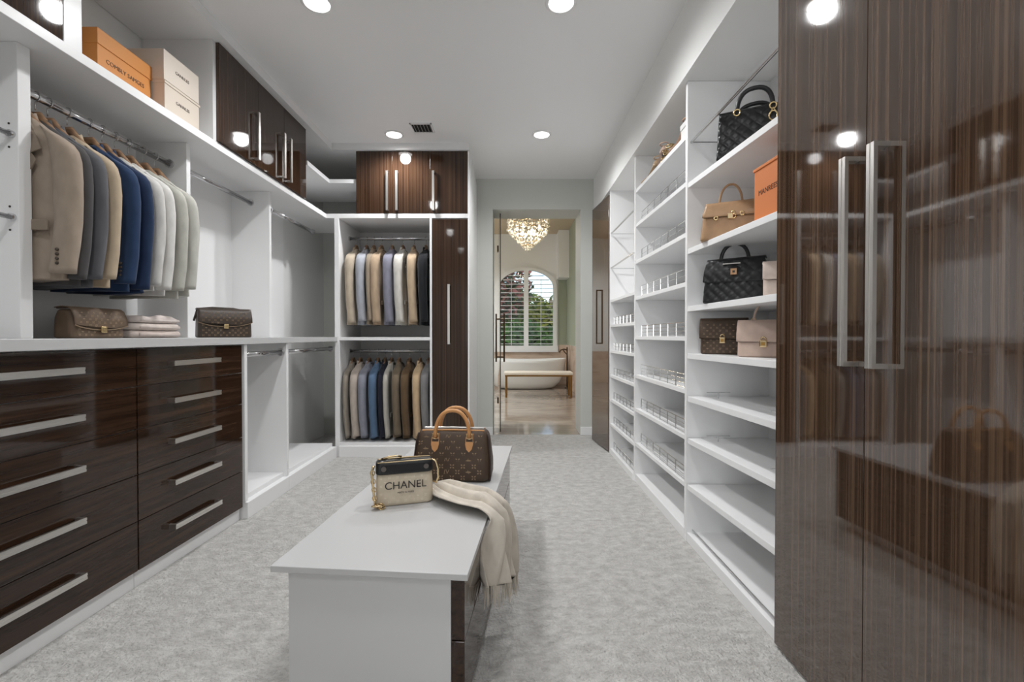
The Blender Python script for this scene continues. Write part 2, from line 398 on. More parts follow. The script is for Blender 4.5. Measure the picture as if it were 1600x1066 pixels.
tag(obj('filler_panel', B(XL, -1.69, 1.726, 1.80, ZT1, 2.77), M_WHITE, bevel=.002), 'narrow white upright panel beside the orange box on the top shelf', 'panel')

# ------------------------------------------------------------------ back run
t = thing('hanging_closet', 'white closet bay on the back wall with two chrome rods of jackets', 'closet unit', (-1.15, 4.4, 0))
obj('side_panel', B(-1.607, -1.566, 4.12, 4.72, 0, ZT0), M_WHITE, t, bevel=.0015)
obj('side_panel', B(-.745, -.725, 4.12, 4.72, 0, ZT0), M_WHITE, t, bevel=.0015)
obj('shelf_board', B(-1.566, -.745, 4.125, 4.72, 1.059, 1.088), M_WHITE, t, bevel=.0015)
obj('floor_panel', B(-1.566, -.745, 4.12, 4.72, .10, .128), M_WHITE, t)
obj('toe_kick', B(-1.566, -.745, 4.105, 4.13, 0, .10), M_WHITE, t, bevel=.002)
obj('back_panel', B(-1.566, -.745, 4.705, 4.72, .128, ZT0), M_WHITE, t)
rod_x(t, -1.566, -.745, 4.38, 2.035); rod_x(t, -1.566, -.745, 4.38, .955)
t = thing('tall_cabinet', 'tall narrow dark glossy cabinet with one long handle, right of the hung jackets', 'cabinet', (-.56, 4.4, 0))
obj('body', B(-.724, -.40, 4.142, 4.72, .10, ZT0), M_WHITE, t)
obj('toe_kick', B(-.724, -.40, 4.13, 4.72, 0, .10), M_WHITE, t)
d = obj('door', B(-.722, -.402, 4.12, 4.14, .13, 2.155), M_WU, t, bevel=.001)
bar_handle('handle', 'zx', 1.025, 1.565, 4.12, -1, -.57, d, w=.02)
tag(obj('end_panel', B(-.399, -.385, 4.11, 5.027, 0, 2.768), M_WHITE, bevel=.002), 'tall white end panel closing the back run beside the bathroom doorway', 'panel')
t = thing('upper_cabinet', 'dark glossy three-door upper cabinet on the back wall above the jackets', 'cabinet', (-.9, 4.4, ZT1))
obj('body', B(-1.41, -.40, 4.141, 4.72, ZT1, 2.77), M_WHITE, t)
for a, b, h in ((-1.409, -1.079, -1.122), (-1.079, -.742, -1.037), (-.742, -.402, -.708)):
    d = obj('door', B(a + .0012, b - .0012, 4.12, 4.14, ZT1 + .003, 2.768), M_WU, t, bevel=.001)
    bar_handle('handle', 'zx', 2.228, 2.582, 4.12, -1, h, d, w=.02)

# ------------------------------------------------------------------ right run: wardrobe
FX = .93
t = thing('wardrobe', 'large glossy dark wood wardrobe with two doors and long upright steel handles', 'wardrobe', (1.15, 1.2, 0))
obj('body', B(FX + .021, XR, .795, 1.60, .02, 2.449), M_WHITE, t)
obj('plinth', B(FX + .05, XR, .795, 1.60, 0, .02), M_WHITE, t)
for a, b, h in ((.80, 1.1965, 1.135), (1.1985, 1.60, 1.232)):
    d = obj('door', B(FX, FX + .02, a, b, .012, 2.447), M_WV, t, bevel=.001)
    bar_handle('handle', 'z', 1.018, 1.58, FX, -1, h, d, w=.024, reach=.04)

# far wardrobe with one narrow door
t = thing('wardrobe', 'narrow dark glossy wardrobe at the far end, right of the bathroom doorway', 'wardrobe', (1.1, 4.64, 0))
obj('body', B(.926, XR, 4.272, 5.028, .02, 2.449), M_WHITE, t)
obj('plinth', B(.95, XR, 4.272, 5.028, 0, .02), M_WHITE, t)
d = obj('door', B(0, .02, 0, .515, .012, 2.42), M_WV, t, world=False, bevel=.001)
bar_handle('handle', 'z', 1.02, 1.56, 0, -1, .27, d, m=M_BRONZE, w=.022)
for o in t.children:
    if o.name.startswith('door'): o.location = (.905 - 1.1, 4.272 - 4.64, 0); o.rotation_euler = (0, 0, RAD(6.9))
for v in d.children[0].data.vertices: v.co = Vector(v.co) + Vector((1.1, 4.64, 0))

# ------------------------------------------------------------------ right run: shelving units
def fence(parent, y0, y1, x, z, mid=2, h=.072, r=.0022):
    """low wire fence along the front of a shoe shelf"""
    mb = MB()
    for k in range(mid + 2):
        zz = z + .006 + h * k / (mid + 1)
        mb.tube([(x, y0, zz), (x, y1, zz)], r * (1.4 if k == mid + 1 else .8), 6)
    n = 6
    for k in range(n + 1):
        y = y0 + (y1 - y0) * k / n
        mb.tube([(x, y, z), (x, y, z + h + .008)], r * 1.5, 6)
    return obj('wire_fence', mb, M_CHROME, parent)
def rail(parent, y0, y1, x, z, depth=.3):
    mb = MB().tube([(x, y0, z), (x, y1, z)], .007, 10)
    mb.tube([(x, y1 - .012, z - .004), (x + depth, y1 - .012, z - .004)], .003, 6).tube([(x, y0 + .012, z - .004), (x + depth, y0 + .012, z - .004)], .003, 6)
    return obj('chrome_rail', mb, M_CHROME, parent)
def slope_front(xa, xb, y0, y1, z0, z1):        # shelf board whose front edge runs from xa (near) to xb (far)
    return MB().prism([(xa, y0), (XR - .01, y0), (XR - .01, y1), (xb, y1)], z0, z1)
ZTOP = 2.449
# unit 3, with the bags
t = thing('shelving_unit', 'white open shelving unit holding the handbags next to the big wardrobe', 'shelves', (1.15, 2.0, 0))
obj('side_panel', B(FX, XR, 2.42, 2.446, 0, ZTOP), M_WHITE, t, bevel=.0015)
obj('back_panel', B(XR - .01, XR, 1.601, 2.42, .05, ZTOP), M_WHITE, t)
obj('plinth', MB().prism([(.945, 1.601), (XR - .01, 1.601), (XR - .01, 2.42), (FX + .004, 2.42)], 0, .05), M_WHITE, t, bevel=.002)
S3 = (1.912, 1.562, 1.257, 1.007, .779, .556, .309)
for i, z in enumerate(S3):
    b = obj('shelf_board', slope_front(.985, FX + .004, 1.601, 2.419 if i < 4 else 2.410, z - .028, z), M_WHITE, t, bevel=.0012)
    if i in (4, 5):
        for y in (1.75, 2.33):
            obj('shelf_clip', MB().tube([(1.06, y, z - .002), (1.06, y, z + .03)], .003, 6).tube([(1.0, y, z + .03), (1.12, y, z + .03)], .0022, 6), M_CHROME, b)
rail(t, 1.605, 2.418, .95, 2.125)
fence_z = .05
obj('chrome_rail', MB().tube([(.965, 1.605, .062), (.965, 2.418, .062)], .004, 8), M_CHROME, t)
# unit 2, shoe shelves
FX2 = .926
t = thing('shelving_unit', 'middle white shelving unit with wire-fenced shoe shelves and small shoes on top', 'shelves', (1.15, 2.95, 0))
obj('side_panel', B(FX2, XR, 3.423, 3.449, 0, ZTOP), M_WHITE, t, bevel=.0015)
obj('back_panel', B(XR - .01, XR, 2.447, 3.422, .05, ZTOP), M_WHITE, t)
obj('plinth', B(FX2 + .004, XR - .01, 2.447, 3.422, 0, .06), M_WHITE, t, bevel=.002)
S2 = (2.198, 1.94, 1.664, 1.394, 1.098, .808, .556, .296)
for i, z in enumerate(S2):
    b = obj('shelf_board', slope_front(FX2 + .022, FX2 + .004, 2.447, 3.422, z - .025, z), M_WHITE, t, bevel=.0012)
    if i > 0: fence(b, 2.52, 3.37, FX2 + .035, z, mid=2 if i > 3 else 1)
# unit 1, far shoe shelves
FX1 = .914
t = thing('shelving_unit', 'far white shelving unit with two chrome rails, beside the narrow dark door', 'shelves', (1.15, 3.85, 0))
obj('side_panel', B(FX1, XR, 4.24, 4.266, 0, ZTOP), M_WHITE, t, bevel=.0015)
obj('back_panel', B(XR - .01, XR, 3.45, 4.239, .05, ZTOP), M_WHITE, t)
obj('plinth', B(FX1 + .004, XR - .01, 3.45, 4.239, 0, .05), M_WHITE, t, bevel=.002)
S1 = (1.436, 1.205, .967, .737, .512, .285)
for i, z in enumerate(S1):
    b = obj('shelf_board', slope_front(FX1 + .012, FX1 + .004, 3.45, 4.239, z - .024, z), M_WHITE, t, bevel=.0012)
    if i > 0: fence(b, 3.5, 4.2, FX1 + .03, z, mid=1, h=.06)
fence(t, 3.5, 4.2, FX1 + .03, .05, mid=1, h=.06)
rail(t, 3.455, 4.235, FX1 + .01, 2.05); rail(t, 3.455, 4.235, FX1 + .01, 1.73)
# ------------------------------------------------------------------ clothes on hangers
def sup(a, e): return math.copysign(abs(a) ** e, a)
def garment(label, cat, name, color, loc, rz, half=.215, length=.74, thick=.034, style='jacket', hanger=True, seed=0, group=None, cuffs=False, hcol=None):
    """a garment hanging from a rod: local x = shoulder to shoulder, -y = its front, z = 0 at the rod"""
    rs = random.Random(seed)
    color = tuple(int(v * .95) for v in color)
    m = fabric('cloth_%d_%d_%d' % color, color)
    t = thing(name, label, cat, loc, rz, group)
    ph = rs.uniform(0, 6); am = .006
    sh = half - .045                                            # shoulder end of the trunk
    zs = [-.105, -.112, -.122, -.134, -.148, -.163, -.178, -.192, -.21, -.24, -.28, -.36, -.46, -.56, -.66, -length + .03, -length + .004, -length]
    nr = 36; rings = []
    for z in zs:
        if z > -.20:                                            # the shoulders slope from the neck
            k = (-.105 - z) / .095; w = .050 + (sh - .050) * min(1, k); d = .018 + thick * .75 * min(1, k * 1.3)
        else:
            k = (-.20 - z) / (length - .20)
            w = sh - .022 * math.sin(min(1, k * 1.5) * pi) + .014 * k; d = thick * (.9 + .12 * k)
        ring = []
        for i in range(nr):
            a = 2 * pi * i / nr
            x = w * sup(cos(a), .72); y = d * sup(sin(a), .85)
            f = max(0, (-.22 - z) / length)
            y += am * 1.6 * f * sin(x * 38 + ph + z * 2.5) + am * f * sin(x * 71 + ph * 2)
            ring.append((x, y, z + .006 * sin(x * 20 + ph) * (z < -length + .02)))
        rings.append(ring)
    obj('torso', MB().loft(rings), m, t, world=False, smooth=True)
    for s in (-1, 1):                                           # sleeves: a sloping cap at the shoulder, slightly bent at the elbow
        sl = length - .025 + rs.uniform(-.012, .012)
        rr = []
        for q_, (cx, z, rx, ry, tilt) in enumerate(((sh - .055, -.158, .006, .3, .62), (sh - .045, -.160, .028, .55, .62), (sh - .026, -.172, .042, .8, .60), (sh - .008, -.190, .048, .95, .52), (sh + .008, -.222, .050, 1., .36), (sh + .018, -.27, .051, 1., .18),
                                                    (None, -.35, 0, 0, .05), (None, -.43, 0, 0, 0), (None, -.51, 0, 0, 0), (None, -.60, 0, 0, 0), (None, -sl + .02, 0, 0, 0), (None, -sl, 0, 0, 0))):
            k = max(0, (-.15 - z) / (sl - .15))
            if cx is None:
                cx = sh + .014 + .022 * math.sin(min(1, k * 1.25) * pi * .5) - .016 * k * k; rx = .052 - .008 * k; ry = .98 - .14 * k
            ry = thick * ry
            cy = -.006 - .020 * k + .008 * sin(k * 3)
            ring = []
            for i in range(18):
                a = 2 * pi * i / 18
                q = 1 + .06 * sin(3 * a + z * 22 + ph) * k
                ring.append((s * cx + rx * q * cos(a), cy + ry * q * sin(a), z - tilt * rx * cos(a) * s))
            rr.append(ring)
        so = obj('sleeve', MB().loft(rr), m, t, world=False, smooth=True)
        if cuffs:
            bb = MB()
            for k in range(4):
                bb.ball((s * (sh + .022), -thick * .82 - .022, -sl + .035 + .017 * k), .0065, 8, 5)
            obj('cuff_button', bb, M_BUTTON, so, world=False, smooth=True)
    fy = lambda x, z: -(.018 + thick * .95) - .004
    if style == 'jacket':
        obj('collar', MB().loft([[(.060 * cos(a) * e, .024 * sin(a) * e + .004, z + .012 * sin(a)) for a in [2 * pi * i / 18 for i in range(18)]] for z, e in ((-.128, 1.12), (-.108, 1.02), (-.094, .94), (-.094, .84))], False, False), m, t, world=False, smooth=True)
        lap = mat('lapel_%d_%d_%d' % color, tuple(max(0, int(c * .86)) for c in color), rough=.9, spec=.15)
        for s in (-1, 1):
            p = [(s * .030, -.018, -.110), (s * .066, -.026, -.128), (s * .124, -.040, -.245), (s * .088, -.044, -.262), (s * .108, -.044, -.290), (s * .012, -.046, -.46), (s * .004, -.044, -.44)]
            q = [(a, b - .006, c) for a, b, c in p]
            mb = MB(); mb.loft([p, q])
            obj('lapel', mb, lap, t, world=False)
        obj('lining', MB().quad((-.03, -.024, -.115), (.03, -.024, -.115), (.012, -.0425, -.44), (-.012, -.0425, -.44)), mat('lining_dark', (52, 46, 42), rough=.8), t, world=False)
        for s in (-1, 1):
            obj('pocket_flap', B(s * .09 - .055, s * .09 + .055, -thick - .013, -thick - .002, -length + .185, -length + .225), lap, t, world=False, bevel=.003)
        bb = MB()
        for k in range(2): bb.ball((.008, -.046, -.48 - k * .09), .009, 8, 5)
        obj('front_button', bb, M_BUTTON, t, world=False, smooth=True)
    else:
        mb = MB()
        mb.loft([[(.056 * cos(a), .026 * sin(a), z + .010 * sin(a)) for a in [2 * pi * i / 20 for i in range(20)]] for z in (-.124, -.106, -.103)], False, False)
        obj('collar', mb, m, t, world=False, smooth=True)
        obj('placket', B(-.016, .016, -thick - .010, -thick - .002, -length + .03, -.14), m, t, world=False, bevel=.003)
    if hanger:
        h = thing('clothes_hanger', 'wooden hanger with a chrome hook holding the ' + hcol, 'hanger', loc, rz, 'wooden hangers')
        pts = [(-sh + .02, 0, -.205), (-.10, 0, -.170), (-.06, 0, -.126), (-.022, 0, -.080), (.022, 0, -.080), (.06, 0, -.126), (.10, 0, -.170), (sh - .02, 0, -.205)]
        mb = MB(); rg = []
        for (x, y, z) in pts: rg.append([(x, .012 * cos(a), z + .018 * sin(a)) for a in [2 * pi * i / 10 for i in range(10)]])
        mb.loft(rg); obj('shoulder_bar', mb, M_HANGER, h, world=False, smooth=True)
        hk = [(0, 0, -.055), (0, 0, -.035)] + [(.021 * cos(a), 0, .021 * sin(a) - .002) for a in [RAD(-90 + 25 * k) for k in range(0, 11)]]
        obj('hook', MB().tube(hk, .0022, 6), M_CHROME, h, world=False, smooth=True)
    return t

LG = 'jackets and shirts over the drawers'
left = [  # y, colour, style, kind, label, hanger words
    (1.742, (172, 156, 140), 'jacket', 'jacket', 'taupe suit jacket, first on the rod at the white column', 'taupe jacket'),
    (1.802, (84, 82, 82), 'jacket', 'jacket', 'charcoal suit jacket right behind the taupe one', 'charcoal jacket'),
    (1.850, (104, 104, 108), 'jacket', 'jacket', 'slate grey suit jacket between the charcoal and the cream jacket', 'slate grey jacket'),
    (1.930, (200, 182, 156), 'jacket', 'jacket', 'cream beige suit jacket before the two navy ones', 'cream beige jacket'),
    (2.028, (48, 68, 100), 'jacket', 'jacket', 'navy blue jacket touching the cream beige jacket', 'first navy jacket'),
    (2.092, (40, 56, 86), 'jacket', 'jacket', 'navy blue jacket touching the first white shirt', 'second navy jacket'),
    (2.160, (218, 216, 212), 'shirt', 'shirt', 'white shirt hanging right after the navy jackets', 'first white shirt'),
    (2.235, (228, 226, 222), 'shirt', 'shirt', 'bright white shirt, second after the navy jackets', 'second white shirt'),
    (2.325, (196, 195, 186), 'shirt', 'shirt', 'pale greenish grey linen shirt behind the white shirts', 'grey linen shirt'),
    (2.400, (206, 205, 196), 'shirt', 'shirt', 'last pale linen shirt on the rod, beside the white divider', 'last linen shirt')]
for i, (y, c, st, kind, lab, hw) in enumerate(left):
    garment(lab, kind, 'suit_jacket' if st == 'jacket' else 'linen_shirt', c, (-1.88, y, 2.045), RAD(random.Random(i).uniform(-3, 3)), half=.205, length=.735 + .008 * (i % 3), thick=.030 if i else .036, style=st, seed=i, group=LG, cuffs=i in (0, 3, 4), hcol=hw)
up = [(-1.495, (200, 186, 166), 'beige jacket at the left end of the upper back rod'), (-1.395, (180, 184, 192), 'pale grey blue jacket second on the upper back rod'),
      (-1.325, (164, 150, 132), 'taupe jacket peeking out before the tan one, upper back rod'), (-1.252, (192, 168, 142), 'tan jacket left of the lavender grey one, upper back rod'),
      (-1.148, (142, 142, 156), 'lavender grey jacket in the middle of the upper back rod'), (-1.045, (218, 215, 208), 'white jacket on the upper back rod'),
      (-.940, (202, 178, 150), 'light tan jacket left of the black one, upper back rod'), (-.825, (38, 40, 44), 'black jacket at the right end of the upper back rod')]
for i, (x, c, lab) in enumerate(up):
    garment(lab, 'jacket', 'suit_jacket', c, (x, 4.38, 2.035), RAD(90 + random.Random(i + 40).uniform(-4, 4)), half=.225, length=.83, thick=.026 if i == 2 else .043, style='jacket', seed=i + 40, group='jackets on the upper back rod', hcol=lab.split(' jacket')[0] + ' jacket, upper back rod')
lo = [(-1.530, (156, 148, 136), 'taupe grey jacket at the left end of the lower back rod'), (-1.460, (196, 184, 172), 'beige jacket second on the lower back rod'),
      (-1.375, (148, 150, 162), 'lavender grey jacket third on the lower back rod'), (-1.290, (96, 122, 150), 'steel blue jacket on the lower back rod'),
      (-1.222, (38, 40, 54), 'midnight navy jacket right of the steel blue one, lower back rod'), (-1.160, (190, 186, 176), 'ivory jacket half hidden behind the olive brown one, lower back rod'),
      (-1.085, (124, 110, 92), 'olive brown jacket on the lower back rod'), (-.985, (106, 86, 64), 'chocolate brown jacket on the lower back rod'),
      (-.885, (208, 180, 146), 'peach tan jacket on the lower back rod'), (-.800, (136, 134, 134), 'mid grey jacket at the right end of the lower back rod')]
for i, (x, c, lab) in enumerate(lo):
    garment(lab, 'jacket', 'casual_jacket', c, (x, 4.38, .955), RAD(90 + random.Random(i + 80).uniform(-4, 4)), half=.225, length=.80, thick=.024 if i in (0, 4, 5) else .038, style='jacket', seed=i + 80, group='jackets on the lower back rod', hcol=lab.split(' jacket')[0] + ' jacket, lower back rod')

# ------------------------------------------------------------------ boxes
INK = mat('printed_ink', (60, 42, 30), rough=.6)
def lidded_box(label, color, loc, rz, w, d, h, lid, word, size, ink=INK, wordz=.5, lidlabel=None, name='storage_box'):
    """front faces local -y, origin at the middle of the base"""
    m = mat('card_%d_%d_%d' % color, color, rough=.55)
    t = thing(name, label, 'box', loc, rz)
    obj('box_base', B(-w / 2, w / 2, -d / 2, d / 2, 0, h - .004), m, t, world=False, bevel=.0015)
    k = .004
    obj('lid', B(-w / 2 - k, w / 2 + k, -d / 2 - k, d / 2 + k, h - lid, h), m, t, world=False, bevel=.0015)
    fy = -d / 2 - (k if wordz > 1 - lid / h else 0) - .0006
    text('lettering', word, size, ink, t, (0, fy, h * wordz), (pi / 2, 0, 0))
    return t
lidded_box('orange lidded box with dark lettering on the top shelf', (214, 142, 72), (-1.885, 2.085, ZT1), RAD(90), .285, .25, .205, .066, 'COMBLY SAMGES', .026, wordz=.42)
lidded_box('lower cream box of the pair stacked on the top shelf', (218, 206, 192), (-1.825, 2.36, ZT1), RAD(90), .245, .25, .147, .012, 'GANNLES', .022, wordz=.5)
lidded_box('upper cream box of the pair stacked on the top shelf', (222, 211, 198), (-1.827, 2.355, ZT1 + .148), RAD(90), .240, .25, .150, .147, 'GANNLES', .022, wordz=.5)
lidded_box('orange box with lettering on the right shelf behind the tan handbag', (210, 122, 62), (1.118, 1.800, S3[1]), RAD(-88), .19, .22, .225, .012, 'MANREES', .030, wordz=.52)

# folded knitwear
knit = [((202, 188, 180), .036, 'bottom'), ((210, 198, 190), .034, 'second from the bottom'), ((214, 202, 196), .030, 'top')]
z = 1.09
for i, (c, h, pos) in enumerate(knit):
    hw, hd = .155 - .002 * i, .125
    mb = MB(); rings = []
    for k in range(9):
        a = -pi / 2 + pi * k / 8
        e = .016 * (cos(a) - 1); rr = []
        for q in range(48):
            b = 2 * pi * q / 48
            x = (hd + e) * sup(cos(b), .32); y = (hw + e) * sup(sin(b), .32)
            zz = z + h / 2 + h / 2 * sin(a)
            if i == 2 and k > 4: zz += .012 * math.exp(-((y - .02) / .06) ** 2) + .004 * sin(y * 40)
            rr.append((-1.855 + x + .004 * sin(3 * b + i), 2.245 + y, zz))
        rings.append(rr)
    t = thing('folded_sweater', 'pale pink folded sweater, %s of the stack on the worktop' % pos, 'sweater', (-1.855, 2.245, z), group='folded sweaters on the worktop')
    obj('folded_knit', mb.loft(rings), fabric('knit_%d_%d_%d' % c, c, weave=400), t, smooth=True)
    obj('fold_edge', MB().tube([(-1.855 + hd - .006, 2.245 - hw + .03, z + h * .45), (-1.855 + hd + .001, 2.245, z + h * .42), (-1.855 + hd - .006, 2.245 + hw - .03, z + h * .45)], h * .22, 8), fabric('knit_%d_%d_%d' % c, c), t, smooth=True)
    z += h + .001

# ------------------------------------------------------------------ handbags
def rrect(a, b, r, n=6, m=14):
    """rounded rectangle outline, half sizes a, b; straight sides subdivided m times"""
    pts = []
    cs = [(a - r, -b + r, -pi / 2), (a - r, b - r, 0), (-a + r, b - r, pi / 2), (-a + r, -b + r, pi)]
    for i, (cx, cy, a0) in enumerate(cs):
        for k in range(n + 1):
            t = a0 + pi / 2 * k / n; pts.append((cx + r * cos(t), cy + r * sin(t)))
        nx = cs[(i + 1) % 4]; t = nx[2]
        ex, ey = nx[0] + r * cos(t), nx[1] + r * sin(t); sx, sy = pts[-1]
        for k in range(1, m): pts.append((sx + (ex - sx) * k / m, sy + (ey - sy) * k / m))
    return pts
def lerp_prof(prof, t):
    for (t0, a0, b0), (t1, a1, b1) in zip(prof, prof[1:]):
        if t <= t1 + 1e-9:
            k = (t - t0) / (t1 - t0); return a0 + (a1 - a0) * k, b0 + (b1 - b0) * k
    return prof[-1][1:]
def bag_shell(h, prof, r=.02, edge=.012, nz=14, disp=None, m=14, n=6):
    """prof: (t, half width, half depth) from base to top"""
    ts = [0, .0] + [edge * (1 - cos(pi / 2 * k / 4)) / h for k in range(1, 4)] + [edge / h + (1 - 2 * edge / h) * k / nz for k in range(nz + 1)] + [1 - edge * (1 - cos(pi / 2 * k / 4)) / h for k in (3, 2, 1)] + [1, 1]
    mb = MB(); rings = []
    for i, t in enumerate(ts):
        a, b = lerp_prof(prof, min(1, max(0, t)))
        dz = min(t, 1 - t) * h
        ins = edge - math.sqrt(max(0, edge ** 2 - (edge - dz) ** 2)) if dz < edge else 0
        if i in (0, len(ts) - 1): ins = min(a, b) * .8
        ring = []
        for (x, y) in rrect(max(.002, a - ins), max(.002, b - ins), max(.001, min(r, b * .98 - .0005) - ins * .5) if i not in (0, len(ts) - 1) else .001, n, m):
            if disp and dz > edge * .6:
                y += math.copysign(disp(x, t * h), y) if abs(y) > (b - ins) * .6 else 0
            ring.append((x, y, t * h))
        rings.append(ring)
    return mb.loft(rings)
def arch(x0, x1, z0, z1, y=0., n=18, lean=0., p=.95):
    c, a = (x0 + x1) / 2, (x1 - x0) / 2
    return [(c - a * sup(cos(pi * k / n), p), y + lean * sin(pi * k / n), z0 + (z1 - z0) * sin(pi * k / n) ** .9) for k in range(n + 1)]
M_CANVAS = leather('brown_canvas', (76, 60, 47), rough=.5, bscale=900, bump=.3)
M_MOTIF = mat('canvas_motif', (146, 124, 96), rough=.5)
M_VACH = leather('honey_leather', (208, 152, 98), rough=.4)
M_BLACK = leather('black_leather', (32, 32, 34), rough=.32)
M_PIPE = mat('dark_brown_piping', (52, 38, 30), rough=.45)
def star(mb, x, z, s, fy):
    for k in range(4):                                          # four petals round an open centre
        a = pi / 4 + k * pi / 2
        mb.quad(*[(x + s * (u * cos(a) - v * sin(a)), fy(x, z), z + s * (u * sin(a) + v * cos(a))) for u, v in ((.18, 0), (.6, -.26), (1., 0), (.6, .26))])
def letters(mb, x, z, s, fy):
    def bar(x0, z0, x1, z1, w):
        dx, dz = x1 - x0, z1 - z0; l = math.hypot(dx, dz); px, pz = -dz / l * w / 2, dx / l * w / 2
        mb.quad(*[(x + s * a, fy(x, z), z + s * b) for a, b in ((x0 + px, z0 + pz), (x1 + px, z1 + pz), (x1 - px, z1 - pz), (x0 - px, z0 - pz))])
    bar(-.45, .75, -.75, -.75, .24); bar(-.8, -.7, .25, -.7, .2); bar(-.15, .8, .25, -.5, .22); bar(.85, .8, .25, -.5, .2)
def diamond(mb, x, z, s, fy):
    mb.quad(*[(x + s * a, fy(x, z), z + s * b) for a, b in ((0, -1), (.3, -.3), (1, 0), (.3, .3))])
    mb.quad(*[(x + s * a, fy(x, z), z + s * b) for a, b in ((0, 1), (-.3, .3), (-1, 0), (-.3, -.3))])
    mb.quad(*[(x + s * a, fy(x, z), z + s * b) for a, b in ((.3, -.3), (.3, .3), (-.3, .3), (-.3, -.3))])
def motifs(parent, hw, z0, z1, pitch, size, fy, m=None, world=False, skip=None):
    mb = MB(); j = 0; z = z0
    while z < z1:
        off = (j % 2) * pitch / 2; i = 0; x = -hw + off
        while x <= hw:
            if not (skip and skip(x, z)):
                (star, letters, star, diamond)[(i + (j % 4) * 2 + j % 2) % 4 if j % 2 else (0, 2)[i % 2]](mb, x, z, size, fy)
            x += pitch; i += 1
        z += pitch * .5; j += 1
    return obj('monogram_print', mb, m or M_MOTIF, parent, world=False, kind='stuff')

# --- brown top-handle bag on the island
ISL_A = -RAD(4.8)
IZ = .46
bag = thing('handbag', 'large brown monogram bag with two honey leather handles on the island', 'handbag', (-.262, 2.06, IZ), RAD(-3))
P1 = [(0, .172, .088), (.35, .173, .080), (.8, .164, .052), (1, .154, .032)]
obj('body', bag_shell(.222, P1, r=.035, edge=.022, nz=18), M_CANVAS, bag, world=False, smooth=True)
f1 = lambda x, z: -lerp_prof(P1, z / .222)[1] - .0009
motifs(bag, .140, .022, .208, .048, .0138, f1, skip=lambda x, z: (abs(abs(x) - .072) < .024 and z > .125))
obj('zip', MB().tube([(-.135, 0, .222), (0, 0, .224), (.135, 0, .222)], .0045, 8), M_STEEL, bag, world=False)
obj('top_edge', MB().tube([(-.14, -.026, .2155), (0, -.028, .2195), (.14, -.026, .2155)], .0035, 6).tube([(-.14, .026, .2155), (0, .028, .2195), (.14, .026, .2155)], .0035, 6), M_VACH, bag, world=False)
for s in (-1, 1):
    obj('piping', MB().tube([(s * lerp_prof(P1, t)[0] * .985, -lerp_prof(P1, t)[1] * .80, .222 * t) for t in [.03 + .1 * k for k in range(10)]], .004, 6), M_PIPE, bag, world=False, smooth=True)
for s in (-1, 1):
    hd = obj('handle', MB().tube([(x, s * (.043 + .012 * (1 - (z - .195) / .12)), z) for x, _, z in arch(-.076, .076, .190, .308, p=.85)], .0085, 10), M_VACH, bag, world=False, smooth=True)
    for q in (-1, 1):
        x = q * .076
        pts = [(x - .0165, .205), (x + .0165, .205), (x + .0175, .160), (x + .012, .140), (x, .128), (x - .012, .140), (x - .0175, .160)]
        fz = lambda z: s * (lerp_prof(P1, z / .222)[1] + .0022)
        mb = MB(); mb.loft([[(a, fz(b), b) for a, b in pts], [(a, fz(b) - s * .004, b) for a, b in pts]])
        obj('handle_tab', mb, M_VACH, hd, world=False)
        yy = fz(.2) + s * .006
        obj('ring', MB().tube([(x + .013 * cos(a), yy, .196 + .013 * sin(a)) for a in [2 * pi * k / 16 for k in range(16)]], .0035, 6, closed=True), M_GOLD, hd, world=False, smooth=True)

# --- small cream and black pouch with chain
bag = thing('handbag', 'small cream pouch with black top band, CHANEL lettering and gold chain on the island', 'handbag', (-.414, 1.745, IZ), RAD(17))
CREAM = leather('quilted_cream', (214, 200, 178), rough=.5)
CREAM2 = mat('cream_motif', (232, 222, 204), rough=.5)
P2 = [(0, .106, .036), (.6, .106, .034), (1, .103, .026)]
obj('body', bag_shell(.125, P2, r=.024, edge=.012, nz=12), CREAM, bag, world=False, smooth=True)
f2 = lambda x, z: -.0368
motifs(bag, .088, .018, .118, .030, .0062, f2, m=CREAM2, skip=lambda x, z: abs(x) < .075 and .045 < z < .09)
o = obj('top_band', bag_shell(.052, [(0, .1075, .0375), (.75, .1065, .033), (1, .100, .022)], r=.022, edge=.008, nz=6), M_BLACK, bag, world=False, smooth=True)
for v in o.data.vertices: v.co.z += .119
obj('zip', MB().tube([(-.095, -.004, .172), (0, -.004, .1735), (.095, -.004, .172)], .003, 8), M_GOLD, bag, world=False)
obj('gold_piping', MB().tube([(-.1, -.0275, .165), (0, -.029, .1655), (.1, -.0275, .165)], .0018, 6).tube([(-.1, .0275, .165), (0, .029, .1655), (.1, .0275, .165)], .0018, 6), M_GOLD, bag, world=False)
obj('zip_pull', MB().tube([(-.085, -.010, .174), (-.06, -.016, .182), (-.03, -.012, .184), (-.012, -.006, .178)], .004, 6), M_GOLD, bag, world=False, smooth=True)
for x in (-.078, .078):
    obj('snap', MB().tube([(x, -.0372, .143), (x, -.041, .143)], .0095, 16), mat('pewter', (110, 104, 100), rough=.35, metal=.8), bag, world=False)
BLK = mat('black_print', (48, 46, 46), rough=.6)
text('lettering', 'CHANEL', .040, BLK, bag, (.002, -.0382, .077), (pi / 2, 0, 0))
text('small_lettering', 'MADE IN PARIS', .009, BLK, bag, (.002, -.0382, .050), (pi / 2, 0, 0))
ch = obj('chain', MB().tube([(-.112, -.004, .15), (-.121, -.012, .13), (-.117, -.03, .085), (-.112, -.04, .04), (-.108, -.05, .012)], .0045, 6), M_GOLD, bag, world=False, smooth=True)
lk = MB()
for k in range(9):
    z = .140 - k * .0145; x = -.119 + .0012 * k; y = -.012 - .0042 * k
    lk.tube([(x + .0075 * cos(a) * (k % 2), y + .006 * cos(a) * (1 - k % 2), z + .0095 * sin(a)) for a in [2 * pi * q / 10 for q in range(10)]], .0022, 5, closed=True)
